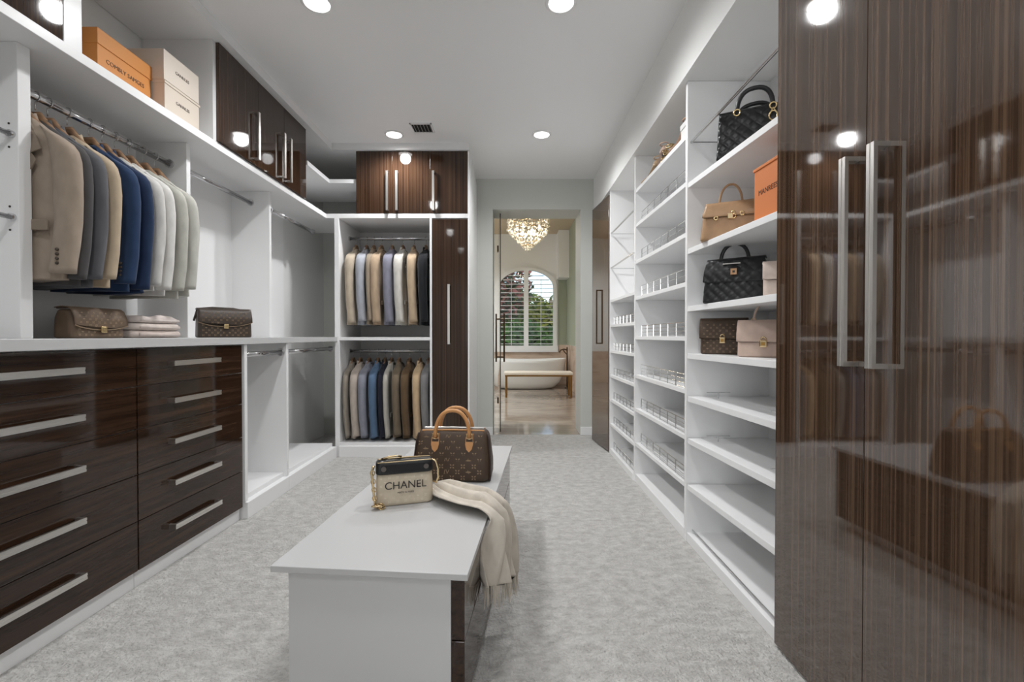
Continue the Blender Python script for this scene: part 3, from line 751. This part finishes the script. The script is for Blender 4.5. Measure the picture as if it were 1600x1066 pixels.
obj('chain_link', lk, M_GOLD, ch, world=False, smooth=True, kind='stuff')
hp = MB()
for k in range(7):
    a = k * .9
    hp.tube([(-.098 + .012 * cos(a) + .012 * cos(b), -.050 + .009 * sin(a) + .009 * sin(b), .005 + .0022 * k + .003 * sin(b + a)) for b in [2 * pi * q / 10 for q in range(10)]], .0026, 5, closed=True)
obj('chain_coil', hp, M_GOLD, ch, world=False, smooth=True)
obj('side_strap', MB().tube([(.100, 0, .160), (.118, -.006, .150), (.127, -.014, .120), (.126, -.020, .09), (.118, -.020, .07), (.110, -.01, .075)], .0042, 6), M_GOLD, bag, world=False, smooth=True)

# --- flap bags
def flap_bag(label, loc, rz, w, h, d, body, flap_t, clasp='square', mono=False, mm=None, quilt=None, handle=None, hm=None, flare=1., curved=False, claspm=None, flapm=None, pitch=.03, msize=.0065):
    t = thing('handbag', label, 'handbag', loc, rz)
    prof = [(0, w / 2 * flare, d / 2), (.7, w / 2 * (flare + 1) / 2, d / 2 * .92), (1, w / 2, d / 2 * .62)]
    dsp = quilt
    obj('body', bag_shell(h, prof, r=min(.025, d * .3), edge=.010, nz=30 if quilt else 12, disp=dsp, m=40 if quilt else 14), body, t, world=False, smooth=True)
    fy = lambda x, z: -lerp_prof(prof, min(1, max(0, z / h)))[1]
    # flap: a curved sheet over the top and down the front
    mb = MB(); nx, nzz = (48, 26) if quilt else (20, 14); front = []; back = []
    for j in range(nzz + 1):
        k = j / nzz; rf = []; rb = []
        for i in range(nx + 1):
            u = i / nx * 2 - 1
            low = h * (flap_t + (.16 * abs(u) ** 2.4 if curved else .03 * max(0, abs(u) - .85) / .15))
            L1 = d * .62; L2 = h - low; s = k * (L1 + L2)
            a = lerp_prof(prof, 1)[0] + .002
            if s < L1:
                y = d * .62 / 2 - s; z = h + .004 + .004 * sin(pi * s / L1); x = u * a
            else:
                z = h - (s - L1); y = fy(0, z) - .004; x = u * (lerp_prof(prof, z / h)[0] + .0015)
            e = quilt(x, z) * .9 if quilt and s > L1 else 0
            rf.append((x, y - e, z)); rb.append((x, y - e - (.004 if s >= L1 else 0), z + (.004 if s < L1 else 0)))
        front.append(rf); back.append(rb)
    loops = [front[j] + list(reversed(back[j])) for j in range(nzz + 1)]
    fo = obj('flap', mb.loft(loops), flapm or body, t, world=False, smooth=True)
    if mono and curved:
        e = [tuple((Vector(front[-1][i]) + Vector(back[-1][i])) / 2) for i in range(nx + 1)]
        obj('flap_edge', MB().tube(e, .0028, 6), mat('tan_piping', (140, 118, 90), rough=.5), fo, world=False, smooth=True)
    zl = h * flap_t
    cy = fy(0, zl) - .008 - (quilt(0, zl) if quilt else 0)
    cm = claspm or M_GOLD
    if clasp == 'square':
        obj('clasp', B(-.013, .013, cy - .007, cy + .004, zl - .012, zl + .014), cm, fo, world=False, bevel=.003)
    elif clasp == 'lock':
        c = obj('clasp', B(-.015, .015, cy - .009, cy + .004, zl - .020, zl + .012), cm, fo, world=False, bevel=.005)
        obj('clasp_loop', MB().tube([(.009 * cos(a), cy - .003, zl + .014 + .010 * sin(a)) for a in [pi * k / 10 for k in range(11)]], .003, 6), cm, fo, world=False, smooth=True)
        obj('keyhole', B(-.007, .007, cy - .0105, cy - .008, zl - .012, zl + .002), mat('dull_gold', (170, 132, 70), rough=.4, metal=.9), c, world=False, bevel=.001)
    if mono:
        motifs(t, w / 2 - .022, .014, h - .012, pitch, msize, lambda x, z: fy(x, z) - (.0095 if z > h * flap_t + .012 + .16 * h * (curved and abs(x / w * 2) ** 2.4) else .0012), skip=lambda x, z: abs(x) < .022 and abs(z - zl) < .028, m=mm)
    obj('piping', MB().tube([(x, y, h + .004) for x, y in ((-w / 2, -d * .2), (-w / 2 - .001, d * .2))], .0035, 6).tube([(w / 2, -d * .2, h + .004), (w / 2 + .001, d * .2, h + .004)], .0035, 6), M_PIPE if mono else (flapm or body), t, world=False)
    if handle:
        x0, x1, hz, r = handle
        ho = obj('handle', MB().tube([(x, .004, z) for x, _, z in arch(x0, x1, h - .002, h + hz)], r, 10), hm or body, t, world=False, smooth=True)
        for x in (x0, x1):
            obj('handle_ring', MB().tube([(x + .009 * cos(a), .004, h + .010 + .009 * sin(a)) for a in [2 * pi * k / 12 for k in range(12)]], .0025, 6, closed=True), cm, ho, world=False, smooth=True)
    return t, prof
def quilt_fn(p, dep):
    def q(x, z):
        a = abs(sin(pi * (x + z) / p)); b = abs(sin(pi * (x - z) / p))
        return dep * (min(1, a * 1.6) * min(1, b * 1.6)) ** .5
    return q
flap_bag('small brown monogram flap bag beside the folded sweaters on the worktop', (-1.785, 1.925, 1.09), RAD(88), .235, .118, .10, leather('brown_canvas_light', (104, 86, 70), .5), .30, mono=True, mm=mat('pale_canvas_motif', (166, 146, 122), rough=.5), pitch=.026, msize=.0062, curved=True, claspm=mat('pale_gold', (226, 200, 150), rough=.25, metal=1.))
dark_bag, _ = flap_bag('dark brown monogram flap bag alone in the empty bay over the worktop', (-1.765, 2.785, 1.09), RAD(43), .275, .165, .12, leather('brown_canvas_dark', (66, 55, 47), .45), .40, mono=True, pitch=.030, msize=.0075, curved=True, claspm=mat('pale_gold', (226, 200, 150), rough=.25, metal=1.), flare=1.03)
obj('strap', MB().tube([(-.150, .02, .10), (-.135, .0, .172), (-.06, -.004, .180), (.05, -.004, .178), (.085, .0, .172)], .006, 8), mat('dark_strap', (58, 46, 36), rough=.4), dark_bag, world=False, smooth=True)
S3x = lambda y: .985 + (FX + .004 - .985) * (y - 1.601) / .818
TAN = leather('tan_leather', (172, 138, 104), .4)
# right shelves, from the top: black woven bag, tan bag, black quilted bag with pale pouch, brown and pink bags
bag = thing('handbag', 'tall black embossed bag with arched handle on the highest bag shelf', 'handbag', (1.118, 2.105, S3[0]), RAD(-28))
P5 = [(0, .158, .070), (.8, .150, .052), (1, .146, .040)]
q5 = quilt_fn(.052, .0055)
obj('body', bag_shell(.222, P5, r=.012, edge=.008, nz=44, disp=q5, m=60), M_BLACK, bag, world=False, smooth=True)
obj('rim', MB().tube([(-.146, -.041, .2215), (.146, -.041, .2215), (.146, .041, .2215), (-.146, .041, .2215)], .004, 6, closed=True), M_BLACK, bag, world=False)
for s in (-1, 1):
    ho = obj('handle', MB().tube([(x, s * .038, z) for x, _, z in arch(-.072, .072, .215, .312 if s < 0 else .275, p=.8)], .010, 10), M_BLACK, bag, world=False, smooth=True)
    for x in (-.072, .072):
        obj('handle_ring', MB().tube([(x + .013 * cos(a), s * .054, .210 + .014 * sin(a)) for a in [2 * pi * k / 14 for k in range(14)]], .0038, 6, closed=True), mat('pale_gold', (226, 200, 150), rough=.25, metal=1.), ho, world=False, smooth=True)
ch5 = obj('charm', MB().tube([(.072 + .016 * cos(a), -.064, .162 + .020 * sin(a)) for a in [2 * pi * k / 16 for k in range(16)]], .0034, 6, closed=True), mat('pale_gold', (226, 200, 150), rough=.25, metal=1.), bag, world=False, smooth=True)
obj('charm_link', MB().tube([(.072, -.060, .198), (.064, -.064, .180), (.058, -.065, .168)], .003, 6).tube([(.072, -.060, .198), (.080, -.064, .180), (.086, -.065, .168)], .003, 6), mat('pale_gold', (226, 200, 150), rough=.25, metal=1.), ch5, world=False)
t, pr = flap_bag('tan leather bag with gold clasps and slim handle, beside the orange box', (1.058, 2.205, S3[1]), RAD(-27), .215, .172, .115, TAN, .60, clasp='square', handle=(-.050, .050, .100, .0055), flare=1.25)
for i, (x, z, r) in enumerate(((-.062, .100, .008), (.012, .104, .011), (.012, .120, .008), (.050, .112, .009))):
    obj('gold_ornament', MB().tube([(x + r * cos(a), -.0605, z + r * sin(a)) for a in [2 * pi * k / 12 for k in range(12)]], .003, 6, closed=True), mat('pale_gold', (226, 200, 150), rough=.25, metal=1.), t, world=False, smooth=True)
t, pr = flap_bag('wide black quilted bag with square gold clasp and arched handle', (1.078, 2.185, S3[2]), RAD(-35), .245, .205, .12, M_BLACK, .47, clasp='none', quilt=quilt_fn(.046, .006), handle=(-.070, .052, .082, .0085), flare=1.18)
o = obj('clasp', B(-.014, .014, -.083, -.066, .128, .158), mat('rose_gold', (222, 178, 140), rough=.25, metal=1.), t, world=False, bevel=.002)
obj('clasp_hole', B(-.005, .005, -.0845, -.082, .138, .148), M_DARKGAP, o, world=False)
obj('nameplate', B(-.050, .026, -.068, -.058, .180, .186), M_STEEL, t, world=False, bevel=.002)
flap_bag('pale pink flap pouch half hidden by the wardrobe, beside the black quilted bag', (1.135, 1.86, S3[2]), RAD(-30), .19, .142, .07, leather('pale_pink', (214, 196, 184), .5), .50, claspm=mat('pale_gold', (226, 200, 150), rough=.25, metal=1.))
flap_bag('brown monogram flap bag with gold lock, left of the pink bag', (1.075, 2.305, S3[3]), RAD(-33), .215, .172, .085, M_CANVAS, .44, clasp='lock', mono=True, pitch=.030, msize=.0065, handle=None)
flap_bag('blush pink leather bag with gold lock and slim arched handle', (1.105, 1.985, S3[3]), RAD(-36), .205, .152, .085, leather('blush_leather', (202, 178, 164), .42), .42, clasp='lock', handle=(-.045, .065, .088, .0048), flare=1.03)

# small shoes and boxes on the top of the shoe shelves
def pump(label, color, x, y, z, rz):
    t = thing('high_heel_shoe', label, 'shoe', (x, y, z), rz)
    m = leather('shoe_%d_%d_%d' % color, color, .35)
    sole = []
    prof = [(-.10, .062, .020), (-.07, .064, .026), (-.03, .045, .024), (.01, .018, .028), (.05, .006, .036), (.09, .006, .034), (.125, .007, .020), (.14, .009, .006)]
    rings = [[(a_, w * cos(b), zz + (.006 + (.045 if i < 2 else .012 if i < 4 else .022) * (sin(b) > 0) * sin(b))) for b in [2 * pi * k / 14 for k in range(14)]] for i, (a_, zz, w) in enumerate(prof)]
    obj('upper', MB().loft(rings), m, t, world=False, smooth=True)
    obj('heel', MB().loft([[(-.088 + (.018 - .012 * k) * cos(a), (.016 - .010 * k) * sin(a), .062 * (1 - k)) for a in [2 * pi * q / 10 for q in range(10)]] for k in (0, .3, .7, 1)]), M_PIPE, t, world=False, smooth=True)
    obj('ankle_strap', MB().tube([(-.09 + .03 * cos(a), .026 * sin(a), .125) for a in [2 * pi * k / 14 for k in range(14)]], .004, 6, closed=True), m, t, world=False, smooth=True)
    return t
pump('beige high heel, farthest of the pair on the top shoe shelf', (198, 168, 134), 0.985, 3.22, S2[0], RAD(100))
pump('dusty pink high heel next to the beige one on the top shoe shelf', (206, 178, 162), 0.985, 3.00, S2[0], RAD(80))
pump('rose beige high heel beside the gold chain on the top shoe shelf', (204, 168, 146), 0.985, 2.67, S2[0], RAD(95))
t = thing('necklace', 'heap of gold chain between the shoes on the top shoe shelf', 'necklace', (1.0, 2.84, S2[0]))
mb = MB(); rr = random.Random(3)
for k in range(34):
    x, y, z = .965 + rr.uniform(-.012, .04), 2.84 + rr.uniform(-.075, .075), S2[0] + .008 + k * .0019
    a0 = rr.uniform(0, 6)
    mb.tube([(x + .014 * cos(b) * cos(a0), y + .014 * cos(b) * sin(a0), z + .009 * sin(b)) for b in [2 * pi * q / 8 for q in range(8)]], .004, 5, closed=True)
obj('chain_link', mb, M_GOLD, t, smooth=True, kind='stuff')
lidded_box('small white box on the top shoe shelf beside the divider', (226, 226, 224), (1.02, 2.51, S2[0]), RAD(-90), .115, .14, .08, .03, ' ', .01)

# ------------------------------------------------------------------ the island
isl = thing('island_cabinet', 'low white island with dark glossy drawers on its right side', 'island', (-.119, 1.21, 0), ISL_A)
# local frame: right front corner of the top at the origin, x to the right, y along the island
IW, IL = .556, 1.43
obj('body', B(-IW + .040, -.050, .022, IL - .022, .055, IZ - .018), M_ISLAND, isl, world=False, bevel=.0015)
obj('plinth', B(-IW + .055, -.065, .04, IL - .04, 0, .055), M_WHITE, isl, world=False)
for z0, z1 in ((.268, IZ - .0205), (.062, .264)):
    obj('drawer', B(-.049, -.012, .020, IL - .020, z0, z1), M_WH, isl, world=False, bevel=.0015)
obj('worktop', B(-IW, 0, 0, IL, IZ - .018, IZ), M_TOP, isl, world=False, bevel=.0018)

# scarf: runs from behind the pouch over the island's right edge and hangs
SC_M = fabric('scarf_wool', (214, 205, 192), weave=500)
def catmull(P, n):
    P = [Vector(p) for p in P]; out = []
    for i in range(n + 1):
        u = i / n * (len(P) - 1); k = min(int(u), len(P) - 2); f = u - k
        p0, p1, p2, p3 = P[max(k - 1, 0)], P[k], P[k + 1], P[min(k + 2, len(P) - 1)]
        out.append(.5 * ((2 * p1) + (-p0 + p2) * f + (2 * p0 - 5 * p1 + 4 * p2 - p3) * f * f + (-p0 + 3 * p1 - 3 * p2 + p3) * f ** 3))
    return out
def ir(x, y, z):                                               # island frame -> world
    v = Matrix.Translation((-.119, 1.21, 0)) @ Matrix.Rotation(ISL_A, 4, 'Z') @ Vector((x, y, z)); return tuple(v)
n = 60
near = catmull([ir(-.262, .600, IZ + .018), ir(-.222, .500, IZ + .020), ir(-.13, .420, IZ + .018), ir(-.06, .385, IZ + .016), ir(-.005, .355, IZ + .012), ir(.012, .335, IZ - .03), ir(.016, .300, .35), ir(.018, .275, .27)], n)
far = catmull([ir(-.250, .680, IZ + .016), ir(-.180, .655, IZ + .022), ir(-.10, .625, IZ + .020), ir(-.045, .60, IZ + .018), ir(.0, .565, IZ + .013), ir(.020, .555, IZ - .03), ir(.040, .545, .33), ir(.055, .52, .20)], n)
mw = 40; rows = []
for i in range(n + 1):
    k = i / n; r = []
    for j in range(mw + 1):
        u = j / mw; p = near[i].lerp(far[i], u)
        amp = (.014 + .020 * max(0, k - .35)) * min(1, k * 4 + .5) * (1 + .7 * max(0, min(1, (k - .55) / .1)))
        w = amp * (1.9 * (abs(sin(u * 8.5 + .8 * sin(k * 4))) ** .8 - .6) + .35 * sin(u * 31 + k * 5))
        on = max(0, min(1, (.62 - k) / .12))
        p = p + Vector((.0 + (1 - on) * (w + .012), 0, on * (w + amp * 1.1 - .006 * math.cos(u * 2 * pi))))
        if on > 0: p.z = max(p.z, IZ + .004)
        r.append(p)
    rows.append(r)
mb = MB()
mb.loft([r + [q + Vector((.0035, 0, .0035)) for q in reversed(r)] for r in rows])
sc = thing('scarf', 'cream fringed scarf draped over the right edge of the island', 'scarf', (-.1, 1.75, IZ))
obj('cloth', mb, SC_M, sc, smooth=True)
fr = MB(); rr = random.Random(11)
for j in range(90):
    u = j / 89; q = u * mw; k = min(int(q), mw - 1); p = rows[-1][k].lerp(rows[-1][k + 1], q - k)
    l = .062 + rr.uniform(-.012, .012); dx, dy = rr.uniform(-.008, .010), rr.uniform(-.016, .010)
    fr.tube([tuple(p + Vector((0, 0, .004))), (p.x + dx * .4, p.y + dy * .5, p.z - l * .5), (p.x + dx, p.y + dy, p.z - l)], [.0021, .0018, .0010], 5)
obj('fringe', fr, SC_M, sc, kind='stuff')
# ------------------------------------------------------------------ the bathroom beyond the doorway
BX0, BX1, BY1, BZ = -2.4, 1.225, 10.2, 3.38
struct('floor_bathroom', B(BX0 - .1, BX1 + .1, YB + .02, BY1 + .2, -.08, -.002), M_MARBLE)
struct('ceiling_bathroom', B(BX0 - .1, BX1 + .1, YBB, BY1 + .2, BZ, BZ + .1), M_CREAMCEIL)
struct('wall_bathroom_left', B(BX0 - .1, BX0, YBB, BY1 + .15, 0, BZ), M_WALL)
struct('wall_bathroom_right', B(BX1, BX1 + .1, YBB, BY1 + .15, 0, BZ), M_GREEN)
struct('wall_bathroom_front', B(BX0, BX1, YBB - .02, YBB, CEIL, BZ).box(BX0, -2.08, YBB - .02, YBB, 0, CEIL), M_WALL)
WX, WA, WZ0, WZS, WZT = .316, .69, .77, 2.18, 2.634          # arched window: centre, half width, sill, spring, crown
def archz(x, a=WA, b=WZT - WZS, zs=WZS): return zs + b * math.sqrt(max(0, 1 - ((x - WX) / a) ** 2))
mb = B(BX0, WX - WA, BY1, BY1 + .15, 0, BZ).box(WX + WA, BX1, BY1, BY1 + .15, 0, BZ).box(WX - WA, WX + WA, BY1, BY1 + .15, 0, WZ0)
N = 28
for i in range(N):
    xa, xb = WX - WA * cos(pi * i / N), WX - WA * cos(pi * (i + 1) / N)
    mb.prism_y([(xa, archz(xa)), (xb, archz(xb)), (xb, BZ), (xa, BZ)], BY1, BY1 + .15)
struct('wall_bathroom_back', mb, M_WALL)
struct('trim_4', B(1.0, BX1, 9.75, BY1, 2.352, BZ - .01), M_WALL)                  # lowered soffit right of the window
struct('trim_5', B(BX0, BX1 - .012, BY1 - .014, BY1 - .002, 0, .74).box(WX + WA + .03, BX1 - .012, BY1 - .014, BY1 - .002, .74, .90).box(BX1 - .014, BX1 - .002, YBB + .01, BY1 - .002, 0, .90), M_TILE)   # tile wainscot
sage = struct('trim_6', B(WX + WA + .03, BX1 - .001, BY1 - .006, BY1 - .001, .90, 2.352), M_GREEN)

# window: frame, louvred shutters, glass
win = D.objects.new('window_1', None); COL.objects.link(win); win['kind'] = 'structure'; XF[win.name] = Matrix.Translation((WX, BY1, WZ0)); win.location = (WX, BY1, WZ0)
fw = .085; mb = MB()
def band(xo, zo, xi, zi): mb.prism_y([xo, zo, xi, zi], BY1 - .045, BY1 + .03)
for i in range(N):
    t0, t1 = pi * i / N, pi * (i + 1) / N
    o0 = (WX - WA * cos(t0), WZS + (WZT - WZS) * sin(t0)); o1 = (WX - WA * cos(t1), WZS + (WZT - WZS) * sin(t1))
    a2, b2 = WA - fw, WZT - WZS - fw * .8
    i0 = (WX - a2 * cos(t0), WZS + b2 * sin(t0)); i1 = (WX - a2 * cos(t1), WZS + b2 * sin(t1))
    mb.prism_y([i0, i1, o1, o0], BY1 - .045, BY1 + .03)
mb.box(WX - WA, WX - WA + fw, BY1 - .045, BY1 + .03, WZ0, WZS).box(WX + WA - fw, WX + WA, BY1 - .045, BY1 + .03, WZ0, WZS).box(WX - WA - .02, WX + WA + .02, BY1 - .055, BY1 + .03, WZ0 - .03, WZ0 + .11)
obj('window_frame', mb, M_WHITE, win, kind='structure')
obj('mullion', B(WX - .052, WX + .052, BY1 - .04, BY1 + .03, WZ0 + .09, WZT - fw * .7), M_WHITE, win, kind='structure')
a2, b2 = WA - fw, WZT - WZS - fw * .8
mb = MB()
pts = [(WX - a2, WZ0 + .1)] + [(WX + a2, WZ0 + .1)] + [(WX + a2 * cos(pi * i / 24), WZS + b2 * sin(pi * i / 24)) for i in range(25)]
mb.prism_y(pts, BY1 + .085, BY1 + .092)
obj('glass_pane', mb, M_GLASS, win, kind='structure')
z = WZ0 + .15
while z < WZT - .12:
    for s in (-1, 1):
        lim = a2 if z < WZS else a2 * math.sqrt(max(0, 1 - ((z + .02 - WZS) / b2) ** 2))
        if lim < .15: continue
        x0, x1 = (WX - lim + .004, WX - .054) if s < 0 else (WX + .054, WX + lim - .004)
        obj('louvre', MB().prism([(x0, BY1 - .030), (x1, BY1 - .030), (x1, BY1 + .026), (x0, BY1 + .026)], z - .006, z + .006), M_WHITE, win)
    z += .0955
for s in (-1, 1): obj('tilt_rod', MB().tube([(WX + s * .33, BY1 - .034, WZ0 + .12), (WX + s * .33, BY1 - .034, WZS + .2)], .006, 6), M_WHITE, win)

# glass door, standing open into the bathroom
gd = thing('glass_door', 'frameless clear glass door with bronze pull handles, standing open in the bathroom doorway', 'door', (-.131, 5.10, .02), RAD(3.4))
obj('glass_pane', B(-.005, .005, .012, .80, 0, 2.45), M_GLASS, gd, world=False)
obj('edge_strip', B(-.006, .006, 0, .012, 0, 2.45), M_GLASSEDGE, gd, world=False)
for s in (-1, 1):
    mb = MB().tube([(s * .045, .05, .785), (s * .045, .05, 1.33)], .010, 12)
    for z in (.84, 1.27): mb.tube([(s * .005, .05, z), (s * .045, .05, z)], .009, 8)
    obj('pull_handle', mb, M_BRONZE, gd, world=False)
for z in (.25, 2.2):
    obj('hinge', B(-.016, .016, .74, .80, z - .04, z + .04), M_BRONZE, gd, world=False, bevel=.003)

# bath tub, bench, tub filler, chandelier
tub = thing('bathtub', 'white freestanding oval bathtub under the arched window', 'bathtub', (.28, 9.56, 0))
rings = []
for z, a, b in ((.0, .50, .20), (.012, .56, .24), (.05, .64, .28), (.14, .73, .325), (.28, .795, .35), (.42, .825, .365), (.54, .845, .375), (.59, .855, .38), (.60, .845, .37), (.59, .825, .352), (.50, .80, .335), (.30, .74, .30), (.14, .62, .24), (.11, .45, .16)):
    rr_ = []
    for q in range(48):
        t_ = 2 * pi * q / 48; x = a * sup(cos(t_), .8); y = b * sup(sin(t_), .85)
        rr_.append((.28 + x, 9.56 + y, z + (.035 * (x / .85) ** 2 if z > .45 else 0)))
    rings.append(rr_)
obj('shell', MB().loft(rings), M_TUB, tub, smooth=True)
bn = thing('bench', 'low bench with white cushion on brass legs before the bathtub', 'bench', (.475, 8.25, 0))
obj('seat', B(-.138, 1.088, 8.06, 8.44, .40, .452), mat('bench_cushion', (228, 218, 204), rough=.8), bn, bevel=.014, smooth=False)
obj('frame', B(-.125, 1.075, 8.07, 8.43, .375, .399), M_BRASS, bn)
for x in (-.12, 1.035):
    for y in (8.07, 8.40):
        obj('leg', B(x, x + .035, y, y + .03, 0, .376), M_BRASS, bn, bevel=.002)
tf = thing('tub_filler', 'dark bronze floor standing tap beside the bathtub', 'tap', (1.165, 9.6, 0))
obj('riser', MB().tube([(1.165, 9.6, 0), (1.165, 9.6, .86)], .014, 10), M_BRONZE, tf)
obj('spout', MB().tube([(1.165, 9.6, .80), (1.10, 9.6, .82), (1.03, 9.6, .80), (1.0, 9.6, .75)], .014, 10), M_BRONZE, tf, smooth=True)
obj('hand_shower', MB().tube([(1.165, 9.57, .70), (1.12, 9.52, .74), (1.07, 9.50, .80)], .011, 8), M_BRONZE, tf, smooth=True)
obj('base', MB().tube([(1.165, 9.6, 0), (1.165, 9.6, .015)], .05, 16), M_BRONZE, tf)

CHX, CHY = .270, 7.6
ch = thing('chandelier', 'round tiered crystal chandelier glowing warm in the bathroom', 'chandelier', (CHX, CHY, BZ))
M_CRYSTAL = mat('cut_crystal', lin=(.95, .92, .86), rough=.04, trans=.35, ior=1.5)
obj('canopy', MB().lathe([(.001, 0), (.10, 0), (.10, -.02), (.02, -.035), (.001, -.035)], 24, (CHX, CHY, BZ)), M_GOLD, ch, smooth=True)
obj('stem', MB().tube([(CHX, CHY, BZ - .03), (CHX, CHY, 3.02)], .012, 8), M_GOLD, ch)
fr = MB()
for r, z in ((.325, 3.06), (.335, 2.86), (.22, 2.72), (.10, 2.60)):
    fr.tube([(CHX + r * cos(a), CHY + r * sin(a), z) for a in [2 * pi * k / 32 for k in range(32)]], .007, 6, closed=True)
for k in range(8):
    a = 2 * pi * k / 8; fr.tube([(CHX, CHY, 3.06), (CHX + .325 * cos(a), CHY + .325 * sin(a), 3.06), (CHX + .335 * cos(a), CHY + .335 * sin(a), 2.86)], .005, 5)
obj('frame', fr, M_GOLD, ch)
rr = random.Random(5); mb = MB()
def bead(x, y, z, r): mb.ball((x, y, z), r, 6, 3, 1.25)
for z, r, c, s in ((3.05, .325, 26, .026), (2.99, .33, 30, .024), (2.93, .335, 30, .024), (2.87, .335, 30, .025), (2.83, .31, 28, .023), (2.78, .27, 26, .022), (2.73, .225, 22, .021), (2.68, .175, 18, .02), (2.63, .125, 13, .019), (2.585, .08, 9, .018), (2.545, .04, 5, .017), (2.515, .005, 1, .018)):
    for k in range(c):
        a = 2 * pi * (k + rr.random() * .6) / c; q = r + rr.uniform(-.012, .012)
        bead(CHX + q * cos(a), CHY + q * sin(a), z + rr.uniform(-.012, .012), s * rr.uniform(.75, 1.15))
obj('crystal_drop', mb, M_CRYSTAL, ch, kind='stuff')
M_BULB = mat('warm_bulb', (255, 230, 190), emit=(1, .86, .66), estr=70.)
for k in range(8):
    a = 2 * pi * (k + .5) / 8; r = .20 if k % 2 else .11; z = 2.90 if k % 2 else 2.80
    obj('bulb', MB().ball((CHX + r * cos(a), CHY + r * sin(a), z), .022, 10, 7, 1.4), M_BULB, ch, smooth=True)
for (x, y) in BATH_FILL:
    t = thing('bathroom_fill_downlight', 'added unseen fill downlight in the cream bathroom ceiling, nearer the %s' % ('doorway' if y < 7 else 'arched window'), 'ceiling light', (x, y, BZ), group='added bathroom downlights')
    obj('lens', MB().lathe([(.0, -.002), (LENS_R, -.002), (LENS_R, -.006), (.0, -.006)], 28, (x, y, BZ)), M_LENSB, t)
    obj('trim_ring', MB().lathe([(.064, 0), (.082, 0), (.082, -.006), (.066, -.011), (.064, -.009), (.064, 0)], 32, (x, y, BZ), cap=False), M_WHITE, t, smooth=True)

# ------------------------------------------------------------------ garden outside the window
struct('ground_garden', B(-14, 16, BY1 + .3, 40, -.35, -.25), add_noise(mat('lawn', (80, 100, 50), rough=.9), L((60, 82, 36)), L((104, 122, 62)), (1, 1, 1), 3.))
def tree(label, x, y, h, rad, c1, c2, n, seed, trunk=.12, low=.25, cat='tree', name='tree'):
    rr = random.Random(seed)
    t = thing(name, label, cat, (x, y, -.25))
    if trunk:
        obj('trunk', MB().tube([(x, y, -.25), (x + .1, y, h * .35), (x - .05, y + .1, h * .7)], [trunk, trunk * .7, trunk * .25], 8), add_noise(mat('bark', (90, 74, 58), rough=.9), L((70, 56, 44)), L((116, 98, 80)), (8, 8, 2), 3.), t)
    for j, c in enumerate((c1, c2)):
        mb = MB()
        for k in range(n // 2):
            a, b = rr.uniform(0, 2 * pi), math.asin(rr.uniform(-1, 1)); r = rr.uniform(.35, 1) ** .5 * (1 + .22 * sin(3 * a + seed) * cos(2 * b))
            p = Vector((x + rad * r * cos(a) * cos(b), y + rad * r * sin(a) * cos(b), -.25 + h * low + h * (1 - low) * (.5 + .5 * r * sin(b))))
            u = Vector((rr.gauss(0, 1), rr.gauss(0, 1), rr.gauss(0, .6))).normalized(); v = u.orthogonal().normalized()
            s = rr.uniform(.07, .14)
            mb.quad(p - u * s * 1.5, p + v * s * .6, p + u * s * 1.5, p - v * s * .6)
        obj('foliage', mb, mat('leaf_%d_%d_%d' % c, c, rough=.7), t, kind='stuff')
tree('tall dark tree with reddish blossom seen through the left shutter', -1.2, 15.5, 5.2, 1.6, (62, 78, 50), (150, 96, 84), 3400, 1)
tree('yellow green bushy tree behind the middle of the window', -.2, 17.5, 3.3, 1.5, (150, 150, 58), (104, 122, 52), 3000, 2)
tree('round green tree low in the right shutter', 1.5, 18.5, 2.7, 1.4, (92, 116, 64), (148, 128, 100), 2600, 3)
for i, (x, c1, c2, lab) in enumerate(((-1.1, (40, 62, 30), (60, 86, 40), 'dark green hedge bush outside the left shutter'), (.35, (52, 84, 36), (86, 122, 48), 'bright green hedge bush under the window mullion'), (1.75, (44, 74, 34), (72, 106, 46), 'green hedge bush outside the right shutter'))):
    tree(lab, x, 13.4 + .2 * i, 1.75, .95, c1, c2, 2400, 20 + i, trunk=0, low=.05, cat='bush', name='hedge_bush')
